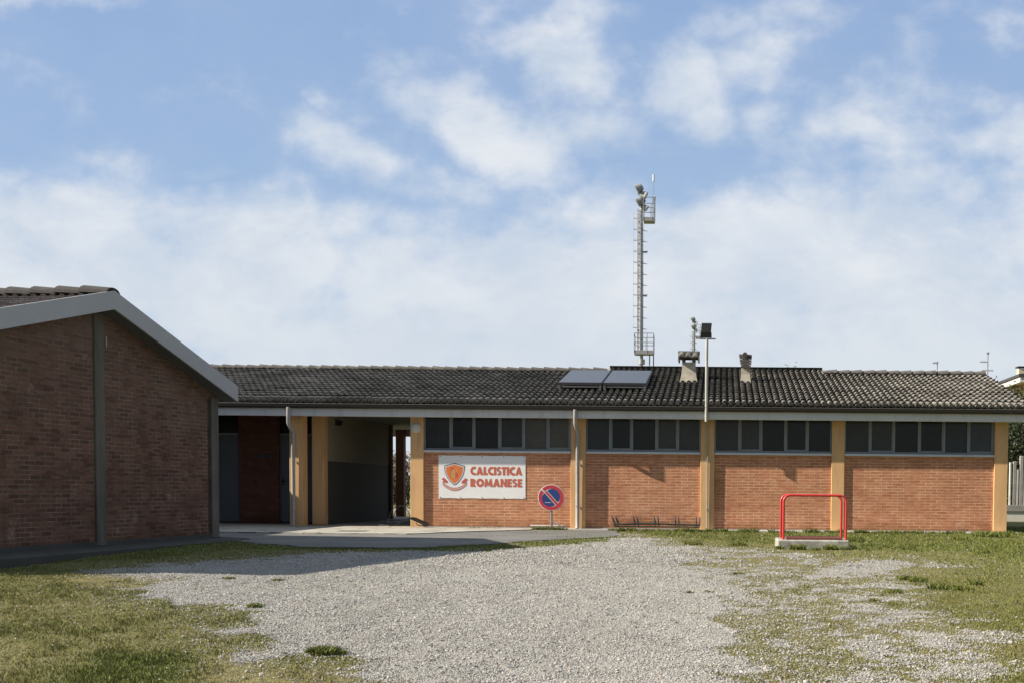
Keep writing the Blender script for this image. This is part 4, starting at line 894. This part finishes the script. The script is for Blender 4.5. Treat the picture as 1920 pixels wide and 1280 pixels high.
# ------------------------------------------------------------------ floodlight masts of the sports ground
def mast(Y, k, px, lbl, platform):
    pxm = F/Y; r = empty('floodlight_mast', (at(px, 915, Y).x, Y, 0), lbl, 'floodlight mast', 'floodlight masts beyond the building')
    X0 = at(px, 640, Y).x; s_ = 1.0
    def Z(y): return EYE+((916+.0088*(px-1350))-y)*85/F            # heights taken from the near mast
    top = Z(372)
    keep(r, MB().tube([(X0+.05, Y, 0), (X0+.05, Y, Z(672)), (X0, Y, Z(430)), (X0-.03, Y, top)], [.145, .125, .10, .08], 14).tube([(X0+.05, Y, Z(684)), (X0+.05, Y, Z(675))], .26, 14).build('pole', GALV))
    ld = MB(); lx = X0-.20
    for dx_ in (-.11, .11): ld.tube([(lx+dx_+.05, Y-.12, Z(668)), (lx+dx_, Y-.12, Z(398))], .022, 5)
    zz = Z(668)
    while zz < Z(400): ld.box(lx-.10, lx+.12, Y-.135, Y-.105, zz-.012, zz+.012); zz += .32
    ld.mat(1).box(lx-.06, lx+.07, Y-.05, Y-.02, Z(668), Z(400))
    keep(r, ld.build('ladder', [GALVD, M('cable_tray', (.72, .68, .66), .5, .1, 3)]))
    hp = MB(); zz = Z(618); i = 0
    while zz < Z(400):
        big = i % 4 == 3
        P = [(lx-.30+.0, Y-.12+.0, zz)]+[(lx-.02-.42*math.cos(R(a_)), Y-.14-.62*math.sin(R(a_)), zz) for a_ in range(0, 181, 20)]
        hp.tube([(lx-.38, Y-.12, zz+.02), (lx-.38, Y-.5, zz), (lx, Y-.78, zz-.02), (lx+.38, Y-.5, zz-.03), (lx+.36, Y-.12, zz-.02)], .016, 5)
        hp.tube([(lx-.38, Y-.12, zz+.02), (lx-.1, Y-.12, zz)], .022, 5)
        hp.tube([(X0, Y, zz-.02), (X0+.42, Y-.10, zz-.08)], .03, 5)
        if big: hp.tube([(X0-.2, Y, zz+.0), (X0+.45, Y+.1, zz+.06)], .055, 6)
        zz += .82; i += 1
    for dx_, dy_ in ((-.38, -.35), (.38, -.35)): hp.tube([(lx+dx_, Y+dy_, Z(618)), (lx+dx_, Y+dy_, Z(402))], .007, 4)
    keep(r, hp.build('ladder_hoops', GALVD))
    def cage(name, xa, xb, zlo, zhi, dep):
        xa = X0+(xa-1202)*85/F; xb = X0+(xb-1202)*85/F
        q = keep(r, MB().box(xa, xb, Y-dep, Y+.3, zlo-.12, zlo+.16).build('platform', M('platform_steel', (.40, .40, .41), .55, .1, 3, metal=.3)))
        c = MB()
        for (xx, yy) in ((xa, Y-dep), (xb, Y-dep), (xa, Y+.3), (xb, Y+.3), ((xa+xb)/2+.1, Y+.3), ((xa+xb)/2+.25, Y-dep)): c.tube([(xx, yy, zlo), (xx, yy, zhi-(.2 if yy > Y else 0))], .026, 5)
        for f_ in (1, .52):
            for yy in (Y-dep, Y+.3): zz = zlo+(zhi-zlo)*f_-(.2*f_ if yy > Y else 0); c.tube([(xa, yy, zz), (xb, yy, zz)], .026, 5)
            for xx in (xa, xb): c.tube([(xx, Y-dep, zlo+(zhi-zlo)*f_), (xx, Y+.3, zlo+(zhi-zlo)*f_-.2*f_)], .026, 5)
        c2 = c.build('railing', GALVD); c2.parent = q
    cage('low', 1190.5, 1226, Z(664), Z(629), .7); cage('top', 1206, 1226, Z(421), Z(381), .7)
    lg = MB()
    for dx_ in (.32, .62): lg.tube([(X0+.05+dx_+.3, Y-.2, 0), (X0+.05+dx_+.3, Y-.2, Z(664))], .05, 6)
    keep(r, lg.build('rear_ladder', GALVD))
    for (lx_, ly_, w_, an) in ((1196.5, 362, .92, 35), (1206, 374, .80, -28), (1197.5, 386, .86, 35), (1209, 397, .62, -40)):
        cx2 = X0+(lx_-1202)*85/F; cz2 = Z(ly_); a_ = R(an); sg = 1 if an > 0 else -1
        hd = MB(); ring = []
        # an asymmetric floodlight: deep rounded back, flared flat mouth turned to the pitch
        for (d_, rx_, rz_) in ((-.30, .10, .12), (-.22, .22, .24), (0, .33, .30), (.16, .44, .32), (.20, .45, .33)):
            for k_ in range(12):
                w2 = 2*math.pi*k_/12; lx2 = d_; lz2 = rz_*math.sin(w2)*w_*1.25; ly2 = rx_*math.cos(w2)*w_*1.2
                ring.append((cx2-sg*(lx2*math.cos(a_*sg)*1+0)*w_*1.3-sg*lz2*math.sin(abs(a_))*.9, Y-.2+ly2, cz2-lx2*math.sin(abs(a_))*w_+lz2*math.cos(a_)))
        fs = [(i_*12+k_, i_*12+(k_+1) % 12, (i_+1)*12+(k_+1) % 12, (i_+1)*12+k_) for i_ in range(4) for k_ in range(12)]+[tuple(range(12)), tuple(range(59, 47, -1))]
        hd.add(ring, fs); keep(r, hd.build('lamp_head', M('lamp_grey', (.33, .35, .35), .5, .08, 3)))
    keep(r, MB().tube([(X0-.3, Y-.1, Z(370)), (X0+.25, Y-.1, Z(384)), (X0-.05, Y-.1, Z(400))], .07, 6).build('lamp_bracket', GALVD))
    if platform:
        ax = X0+(1223-1202)*85/F
        keep(r, MB().tube([(ax, Y+.3, Z(421)), (ax, Y+.3, Z(345))], .022, 6).mat(1).tube([(ax, Y+.3, Z(346)), (ax, Y+.3, Z(333))], .075, 8).tube([(ax+.12, Y+.3, Z(381)), (ax+.12, Y+.3, Z(372))], .05, 8).mat(0).tube([(ax, Y+.3, Z(379)), (ax+.12, Y+.3, Z(376))], .02, 5).build('antenna', [GALVD, M('radome_white', (.75, .77, .8), .4, .05, 3)]))
    return r
mast(85., 1, 1202, 'tall galvanised floodlight mast with two railed platforms rising behind the solar collectors', True)
r2 = mast(150., 1, 1302, 'smaller, farther floodlight mast standing behind the big chimney', False)

# ------------------------------------------------------------------ vegetation
def leafmat(name, a, b_, c_):
    m, g, b = newmat(name); tc = g.node('ShaderNodeTexCoord'); ob = tc.outputs['Object']
    oi = g.noise(ob, 3.5, 3, .6); o2 = g.noise(ob, 40, 2, .5)
    c = g.mix(g.rng(oi, .35, .65), (*a, 1), (*b_, 1)); c = g.mix(g.rng(o2, .45, .7), c, (*c_, 1))
    g.put(b.inputs['Base Color'], c); b.inputs['Roughness'].default_value = .6; b.inputs['Specular IOR Level'].default_value = .3
    return m
EVG = leafmat('evergreen_leaf', (.012, .020, .008), (.026, .038, .013), (.042, .052, .02))
LFG = leafmat('broad_leaf', (.028, .042, .014), (.055, .066, .022), (.085, .092, .035))
TWG = leafmat('bare_twig', (.16, .12, .09), (.22, .17, .12), (.26, .2, .15))
BARK = M('bark', (.13, .10, .075), .9, .25, 6, bmp=.5)
def leaves(blobs, n, size, seed, long=1.):
    r_ = np.random.default_rng(seed); w = np.array([b_[3]*b_[4]*b_[5] for b_ in blobs]); w = w/w.sum(); Bb = np.array(blobs)
    # leaf clumps: pick clump centres inside the blobs, then leaves round each centre
    nc = max(20, n//18); ci = r_.choice(len(blobs), nc, p=w); d = r_.normal(size=(nc, 3)); d /= np.linalg.norm(d, axis=1)[:, None]
    rad = r_.random(nc)**.45; C = Bb[ci, :3]+d*rad[:, None]*Bb[ci, 3:6]
    li = r_.integers(0, nc, n); sp = size*2.6; P = C[li]+r_.normal(size=(n, 3))*sp
    a = r_.normal(size=(n, 3)); a /= np.linalg.norm(a, axis=1)[:, None]; b_ = np.cross(a, r_.normal(size=(n, 3))); b_ /= np.linalg.norm(b_, axis=1)[:, None]
    s = size*(.6+.8*r_.random(n))[:, None]; a = a*s*long; b_ = b_*s*.55
    V = np.stack([P-a, P+b_*.9-a*.1, P+a, P-b_*.9+a*.1], 1).reshape(-1, 3); return V, np.arange(4*n).reshape(n, 4)
def tree(name, base, blobs, n, size, mat, label, cat='tree', group=None, seed=1, tr=.12, limbs=7, long=1.):
    r = empty(name, base, label, cat, group); rr = random.Random(seed)
    V, Fc = leaves(blobs, n, size, seed, long); keep(r, npmesh('crown', V, Fc, mat))
    zt2 = max(b_[2] for b_ in blobs); t = MB(); bx, by, bz = base
    t.tube([(bx, by, bz-.1), (bx+.05, by, bz+(zt2-bz)*.4), (bx, by, zt2)], [tr, tr*.7, tr*.2], 8)
    for k in range(limbs):
        b_ = blobs[k % len(blobs)]; h_ = bz+(zt2-bz)*rr.uniform(.25, .7); e = Vector((b_[0]+rr.uniform(-.5, .5)*b_[3], b_[1]+rr.uniform(-.5, .5)*b_[4], b_[2]+rr.uniform(-.3, .5)*b_[5]))
        s0 = Vector((bx, by, h_)); mid = (s0+e)/2+Vector((0, 0, .1)); t.tube([s0, mid, e], [tr*.4, tr*.25, tr*.08], 6)
    keep(r, t.build('trunk', BARK)); return r
# right side: dark evergreens behind the fence
def B3(px, py, Y, rx, ry, rz_): p = at(px, py, Y); return (p.x, p.y, p.z, rx, ry, rz_)
q = at(1915, 900, 40.)
tree('evergreen_tree', (q.x, 40., 0), [B3(1908, 840, 40., .7, .8, .9), B3(1935, 800, 40., .9, .9, 1.1), B3(1905, 900, 40.2, .6, .7, .7), B3(1930, 880, 39.8, .9, .9, 1.1), B3(1903, 865, 40., .5, .6, .8), B3(1912, 930, 40., .7, .7, .6), B3(1940, 925, 40., 1.1, .8, .5)], 9500, .06, EVG, 'dark evergreen tree behind the concrete fence at the right edge', seed=4)
q = at(1880, 780, 42)
tree('leafy_tree', (q.x, 42, 0), [B3(1890, 765, 42, .9, .9, .8), B3(1905, 745, 42, .8, .8, .5), B3(1875, 735, 42, .35, .4, .35), B3(1915, 790, 42, .9, .9, .8), B3(1868, 722, 42, .3, .3, .2)], 3600, .055, LFG, 'mid green leafy tree showing above the right end of the roof', seed=8)
q = at(1486, 700, 60)
tree('bare_tree', (q.x, 60, 0), [B3(1487, 700, 60, .5, .5, .5), B3(1492, 690, 60, .2, .3, .2), B3(1482, 695, 60, .25, .3, .25)], 90, .05, TWG, 'bare twiggy tree top just showing over the raised ridge', seed=3, long=3.)
# beyond the passage
for k, (px, Yd, rx, hz, mt, lb) in enumerate(((738, 62, 1.3, 856, TWG, 'brownish bare tree seen through the narrow left gap of the passage'), (763, 60, 1.3, 862, TWG, 'brownish bare tree seen through the wider right gap of the passage'))):
    q = at(px, 900, Yd); tree('bare_tree', (q.x, Yd, 0), [B3(px, hz+16, Yd, rx, 1., 1.0), B3(px+4, hz+40, Yd, rx, 1., .6), B3(px-5, hz+2, Yd, .6, .8, .6)], 1300, .05, mt, lb, seed=20+k, long=2.4)
q0, q1 = at(640, 905, 58), at(860, 905, 58)
V, Fc = leaves([(x_, 58, .75, .8, .7, .75) for x_ in np.linspace(q0.x, q1.x, 9)], 5000, .07, 50)
tag(npmesh('hedge', V, Fc, EVG), 'dark clipped hedge across the far side of the lawn behind the passage', 'hedge')
wx0, wx1 = at(690, 960, 40).x, at(830, 960, 40).x
tag(MB().box(wx0, wx1, 40, 40.2, -.05, .12, .01).build('low_garden_wall', CONCW), 'low pale concrete wall on the lawn behind the passage', 'wall')
# ------------------------------------------------------------------ fence at the right
FY = 36.6
r = empty('concrete_fence', (at(1905, 975, FY).x, FY, 0), 'fence of weathered concrete pickets on a low pale wall beside the building', 'fence')
fx0, fx1 = at(1882, 950, FY).x, at(2290, 950, FY).x
zc0, zc1 = at(1900, 958, FY).z, at(1900, 946, FY).z
keep(r, MB().box(fx0, fx1, FY, FY+.22, -.05, zc0, .01).build('base_wall', M('limewashed_concrete', (.70, .68, .60), .9, .12, 3, bmp=.3, dirt=(.4, .37, .3), dth=(.5, .75), streak=True)))
keep(r, MB().box(fx0-.03, fx1, FY-.04, FY+.26, zc0, zc1, .01).build('coping', CONC))
for k, (px_, yt_, w_) in enumerate(((1894.5, 866, .055), (1902.5, 864, .10), (1908, 880, .06), (1915.5, 854, .11), (1922, 879, .07), (1931, 866, .1), (1940, 880, .08), (1949, 866, .1), (1958, 880, .08), (1967, 856, .11), (1976, 870, .09))+tuple((1985+9*q, 857+(q*7) % 23, .08+.03*((q*3) % 2)) for q in range(33))):
    p = at(px_, yt_, FY+.11); keep(r, MB().box(p.x-w_/2, p.x+w_/2, FY+.06, FY+.16, zc1, p.z, .008).build('picket', CONC if k % 2 else CONCW))
# ------------------------------------------------------------------ far house and aerials
r = empty('yellow_house', (at(1913, 900, 50).x+4, 54, 0), 'pale yellow house with white eaves and a chimney behind the trees at the right', 'house')
ex, ez = at(1912.6, 706, 50).x, at(1912.6, 706, 50).z
keep(r, MB().box(ex+.55, ex+8, 50.6, 57, 0, ez-.1).build('wall', M('yellow_render', (.52, .42, .22), .85, .08, 2)))
keep(r, MB().box(ex, ex+8.6, 50, 50.08, ez-.22, ez+.02).box(ex, ex+.08, 50.08, 57.6, ez-.22, ez+.02).box(ex+.08, ex+8.6, 50.08, 57.6, ez-.14, ez-.08).build('eaves', M('white_eaves', (.70, .70, .68), .6, .05, 2)))
rh = MB(); e0, e1, y0_, y1_ = ex-.06, ex+8.7, 49.94, 57.7
rh.add([(e0, y0_, ez+.02), (e1, y0_, ez+.02), (e1, y1_, ez+.02), (e0, y1_, ez+.02), (e0, y0_, ez+.14), (e1, y0_, ez+.14), (e1, y1_, ez+.14), (e0, y1_, ez+.14), (e0+3.4, y0_+3.6, ez+.85), (e1-3.4, y0_+3.6, ez+.85)],
       [(3, 2, 1, 0), (0, 1, 5, 4), (1, 2, 6, 5), (2, 3, 7, 6), (3, 0, 4, 7), (4, 5, 9, 8), (5, 6, 9), (6, 7, 8, 9), (7, 4, 8)])
rf = keep(r, rh.build('roof', M('dark_roof', (.05, .05, .055), .7, .2, 3)))
cxh = at(1916.5, 700, 51.2).x
ch = MB().box(cxh-.2, cxh+.25, 51.0, 51.4, ez+.1, at(1916, 690.5, 51).z).mat(1).box(cxh-.26, cxh+.31, 50.95, 51.45, at(1916, 688, 51).z, at(1916, 686, 51).z)
for sx in (-.17, .20): ch.box(cxh+sx-.03, cxh+sx+.03, 51.02, 51.08, at(1916, 690.5, 51).z, at(1916, 688, 51).z)
ch = ch.build('chimney', [M('cream_chimney', (.62, .55, .38), .85, .08, 4), SOLF]); keep(r, ch)
sh = keep(r, MB().box(ex+.9, ex+1.9, 50.56, 50.6, 2.6, 4.0).build('shutter', M('green_shutter', (.06, .10, .08), .6, .1, 4)))
def aerial(px, ytop, ybot, arms, label):
    Y = 55.; a = at(px, ytop, Y); b_ = at(px, ybot, Y)
    r = empty('tv_aerial', (a.x, Y, 0), label, 'aerial', 'television aerials beyond the ridge')
    keep(r, MB().tube([(a.x, Y, b_.z-3.5), (a.x, Y, a.z)], .024, 6).build('aerial_mast', GALVD))
    for (yy, l_, r_) in arms:
        m_ = MB(); z = at(px, yy, Y).z; m_.tube([(a.x-l_, Y, z), (a.x+r_, Y, z)], .016, 5)
        for k in range(5): xx = a.x-l_+(l_+r_)*(k+.5)/5; m_.tube([(xx, Y-.22, z), (xx, Y+.22, z)], .008, 4); m_.tube([(xx, Y, z-.06), (xx, Y, z+.06)], .008, 4)
        keep(r, m_.build('aerial_arm', GALVD))
aerial(1757.5, 677, 706, ((680, .22, .05),), 'short television aerial with one arm, the left of two beyond the right roof')
aerial(1852.5, 660, 712, ((662, .05, .05), (678, .38, .02), (694, .28, .28)), 'taller television aerial with three arms, nearer the right end of the roof')
# the aerials' houses lie hidden behind the roof: a plain low house carries them
hh = empty('tiled_house', (11, 57, 0), 'tiled house whose orange roof edge shows between the trees at the right', 'house')
zc_ = at(1880, 716, 52).z
keep(hh, MB().box(7.5, 13.2, 52.6, 58, 0, zc_-.9).build('wall', M('ochre_render', (.45, .36, .25), .85, .1, 2)))
keep(hh, MB().add([(7, 52, zc_-.95), (13.35, 52, zc_-.95), (13.35, 58.4, zc_-.95), (7, 58.4, zc_-.95), (7, 55.2, zc_-.02), (13.35, 55.2, zc_-.02)], [(3, 2, 1, 0), (0, 1, 5, 4), (2, 3, 4, 5), (0, 4, 3), (1, 2, 5)]).build('roof', M('orange_roof', (.42, .19, .10), .85, .2, 5)))

# ------------------------------------------------------------------ gravel stones and grass (countless: stuff)
def visible(X, Y, m=.35):
    u = X/np.maximum(Y, .1); return (u > -.70-m/Y) & (u < .40+m/Y)
def hard(X, Y):                            # where stones / blades may not stand
    a = (inpoly(X, Y, asph) & ~((X > -4.8) & (vn(X*3, Y*3) > .5-.14*(X+4.8)) & (rng.random(X.shape) < .55))) | ((Y > 22.3) & (X < -4.3)) | ((Y > 25.5) & (X < 6.8)) 
    nrm = np.array([.992, -.123]); d = (X-P0.x)*nrm[0]+(Y-P0.y)*nrm[1]; s_ = (X-P0.x)*.123+(Y-P0.y)*.992
    a |= (d < .61) & (s_ < 3.20); bx = (X > fl.x-.1) & (X < fr.x+.05) & (Y > 18.36) & (Y < 19.3)
    return a | bx
def samples(n, y0_, y1_, pw=1.):
    Y = y0_+(y1_-y0_)*rng.random(n)**pw; X = Y*(-.72+1.14*rng.random(n)); return X, Y
OCT = np.array([(1, 0, 0), (0, 1, 0), (-1, 0, 0), (0, -1, 0), (0, 0, 1), (0, 0, -1), ], float); OF = np.array([(0, 1, 4), (1, 2, 4), (2, 3, 4), (3, 0, 4), (1, 0, 5), (2, 1, 5), (3, 2, 5), (0, 3, 5)])
def stones(X, Y, s, seed):
    n = len(X); r_ = np.random.default_rng(seed); q = r_.normal(size=(n, 4)); q /= np.linalg.norm(q, axis=1)[:, None]; w, x, y, z = q.T
    Rm = np.stack([1-2*(y*y+z*z), 2*(x*y-z*w), 2*(x*z+y*w), 2*(x*y+z*w), 1-2*(x*x+z*z), 2*(y*z-x*w), 2*(x*z-y*w), 2*(y*z+x*w), 1-2*(x*x+y*y)], 1).reshape(n, 3, 3)
    V = OCT[None]*(1+.25*r_.normal(size=(n, 6, 1)).clip(-1.5, 1.5))*np.stack([np.ones(n), .6+.4*r_.random(n), .45+.3*r_.random(n)], 1)[:, None, :]
    V = np.einsum('nij,nkj->nki', Rm, V)*s[:, None, None]; V[:, :, 2] *= .75
    V += np.stack([X, Y, gz(X, Y)+s*.25+.006], 1)[:, None, :]
    Fc = (OF[None]+6*np.arange(n)[:, None, None]).reshape(-1, 3); t = np.repeat(r_.random(n), 6)
    return V.reshape(-1, 3), Fc, t
m, g, b = newmat('gravel_stone'); tr = g.node('ShaderNodeAttribute', attribute_name='tone').outputs['Fac']
c = g.mix(tr, (.27, .262, .238, 1), (.435, .423, .39, 1)); c = g.mix(g.rng(tr, .80, .84), c, (.36, .32, .27, 1)); c = g.mix(g.rng(tr, .965, .97), c, (.50, .49, .46, 1))
g.put(b.inputs['Base Color'], c); b.inputs['Roughness'].default_value = .85; STN = m
Xa, Ya = samples(600000, 6.9, 15, .95); k = (rng.random(len(Xa)) < gravel(Xa, Ya)*(.97-.30*sst(fbm(Xa*1.6+3, Ya*1.6+77, 4), .5, .7))+.006+.09*sst(pdist(Xa, Ya, MAINP), -.9, 0)) & ~hard(Xa, Ya) & visible(Xa, Ya); Xa, Ya = Xa[k], Ya[k]
Xb, Yb2 = samples(195000, 15, 25.4, 1.); k = (rng.random(len(Xb)) < gravel(Xb, Yb2)*(.97-.30*sst(fbm(Xb*1.6+3, Yb2*1.6+77, 4), .5, .7))+.01+.10*sst(pdist(Xb, Yb2, MAINP), -.9, 0)) & ~hard(Xb, Yb2) & visible(Xb, Yb2); Xb, Yb2 = Xb[k], Yb2[k]
Xs = np.concatenate([Xa, Xb]); Ys = np.concatenate([Ya, Yb2]); Ss = np.concatenate([.0068+.0062*rng.random(len(Xa)), .0105+.008*rng.random(len(Xb))])
Ss = Ss*.88*np.where(rng.random(len(Ss)) < .03, 1.6+.5*rng.random(len(Ss)), 1)
V, Fc, t_ = stones(Xs, Ys, Ss, 9)
wear = np.repeat(sst(fbm(Xs*.9+31, Ys*.45+17, 5), .40, .66), 6); t_ = np.where(t_ < .8, t_*(1-.42*wear), t_)
tag(npmesh('gravel_stones', V, Fc, STN, attrs={'tone': t_}), 'pale grey crushed gravel spread over the yard', 'gravel', kind='stuff')
m, g, b = newmat('grass_blade'); lu = g.node('ShaderNodeAttribute', attribute_name='lush').outputs['Fac']; tn = g.node('ShaderNodeAttribute', attribute_name='tone').outputs['Fac']
dr = g.mix(tn, (.15, .135, .045, 1), (.34, .30, .12, 1)); gn = g.mix(tn, (.070, .092, .018, 1), (.19, .21, .046, 1))
g.put(b.inputs['Base Color'], g.mix(g.m('ADD', g.m('MULTIPLY', lu, 1.1), g.m('MULTIPLY', g.m('SUBTRACT', tn, .5), .5), clamp=True), dr, gn)); b.inputs['Roughness'].default_value = .65; b.inputs['Specular IOR Level'].default_value = .25
GB = m
def blades(X, Y, h, w, lu_, seed):
    n = len(X); r_ = np.random.default_rng(seed); a = r_.random(n)*2*math.pi; ca, sa = np.cos(a), np.sin(a); l = r_.random(n)*.9+.15; b2 = r_.random(n)*2*math.pi
    z = gz(X, Y)-.004; tip = np.stack([X+np.cos(b2)*h*l, Y+np.sin(b2)*h*l, z+h], 1)
    mid = np.stack([X+np.cos(b2)*h*l*.35, Y+np.sin(b2)*h*l*.35, z+h*.6], 1); e = np.stack([ca, sa, 0*ca], 1)*w[:, None]/2
    bs = np.stack([X, Y, z], 1); V = np.stack([bs-e, bs+e, mid+e*.8, tip, mid-e*.8], 1).reshape(-1, 3)
    t = np.repeat(r_.random(n), 5); L_ = np.repeat(lu_, 5)
    return V, np.arange(5*n).reshape(n, 5), t, L_
def gsel(n, y0_, y1_, pw, base):
    X, Y = samples(n, y0_, y1_, pw); G_ = gravel(X, Y); Lu = lush(X, Y)
    k = (rng.random(n) < (1-G_)**1.5*(base+(1-base)*Lu)) & ~hard(X, Y) & visible(X, Y); return X[k], Y[k], Lu[k]
parts_ = []
X, Y, Lu = gsel(385000, 6.9, 14, .9, .45); hh_ = (.010+.018*Lu+.020*sst(fbm(X*4.5, Y*4.5, 4), .52, .72))*(.5+.9*rng.random(len(X))); parts_.append(blades(X, Y, hh_, .0045+.003*rng.random(len(X)), Lu, 1))
X, Y, Lu = gsel(300000, 14, 31, 1., .35); inl = (pdist(X, Y, LUSH) > 0)*sst(fbm(X*2.2+3, Y*2.2+9, 4), .45, .62); hh_ = (.012+.018*Lu+inl*.020)*(.4+rng.random(len(X))); parts_.append(blades(X, Y, hh_, .009+.005*rng.random(len(X)), Lu, 2))
# taller weeds: along the wall foot, round the block, tufts standing in the gravel
tx, ty, th = [], [], []
def tuft(x, y, r_, n, h_):
    a = rng.random(n)*2*math.pi; q = r_*np.sqrt(rng.random(n)); tx.append(x+q*np.cos(a)); ty.append(y+q*np.sin(a)*.8); th.append(h_*(.4+.8*rng.random(n)))
for (px, py, r_, n, h_) in ((608, 1228, .10, 420, .07), (590, 1226, .07, 220, .05), (632, 1229, .07, 180, .05), (478, 1139, .08, 160, .05), (430, 1086, .07, 130, .04), (520, 1090, .06, 90, .04), (1600, 1222, .1, 60, .03), (700, 1052, .06, 60, .02), (560, 1046, .09, 120, .02), (500, 1050, .10, 140, .02), (440, 1056, .10, 140, .02), (1310, 1150, .06, 50, .025), (1350, 1048, .10, 90, .03), (1250, 1040, .10, 90, .03),
        (1700, 1086, .13, 240, .06), (1722, 1090, .12, 200, .06), (1760, 1104, .14, 260, .07), (1800, 1106, .13, 240, .07), (1830, 1095, .1, 160, .06), (1675, 1112, .1, 140, .05), (1640, 1128, .07, 90, .04),
        (1495, 1030, .14, 420, .09), (1530, 1031, .08, 120, .05), (1558, 1030, .12, 320, .09), (1586, 1030, .08, 160, .06), (1462, 1029, .07, 120, .06), (1480, 1024, .12, 150, .07), (1600, 1016, .25, 300, .10), (1300, 1020, .18, 220, .08), (1385, 1022, .16, 180, .08), (1860, 1006, .45, 700, .13), (1800, 1014, .2, 260, .10), (1840, 1037, .15, 160, .07), (1385, 1076, .08, 100, .04), (1290, 1112, .06, 60, .04), (1330, 1110, .06, 50, .03)):
    x, y = atg(px, py); tuft(x, y, r_, n, h_)
for k in range(150): x = rng.uniform(PX(1150), PX(1900)); tuft(x, 25.46+rng.random()*.10-.12, .10, 50, .05+.06*rng.random())
for k in range(26): x = rng.uniform(PX(840), PX(1060)); tuft(x, 25.6, .09, 26, .04+.03*rng.random())
for k in range(60):
    px_ = rng.uniform(560, 1150); x, y = atg(px_, 1027.5 if px_ < 800 else 1027.5-(px_-800)*.058); tuft(x, y, .16, 40, .035)
for k in range(16): x = rng.uniform(PX(1010), PX(1062)); tuft(x, 25.45, .12, 46, .09)
X = np.concatenate(tx); Y = np.concatenate(ty); H = np.concatenate(th); parts_.append(blades(X, Y, H, .010+.006*rng.random(len(X)), np.clip(.8+.2*rng.random(len(X)), 0, 1), 3))
Vs = []; Fs = []; T_ = []; L_ = []; off = 0
for (V, Fc, t, l) in parts_: Vs.append(V); Fs.append(Fc+off); T_.append(t); L_.append(l); off += len(V)
tag(npmesh('grass', np.concatenate(Vs), np.concatenate(Fs), GB, attrs={'tone': np.concatenate(T_), 'lush': np.concatenate(L_)}), 'short patchy lawn grass and weeds growing round the gravel', 'grass', kind='stuff')
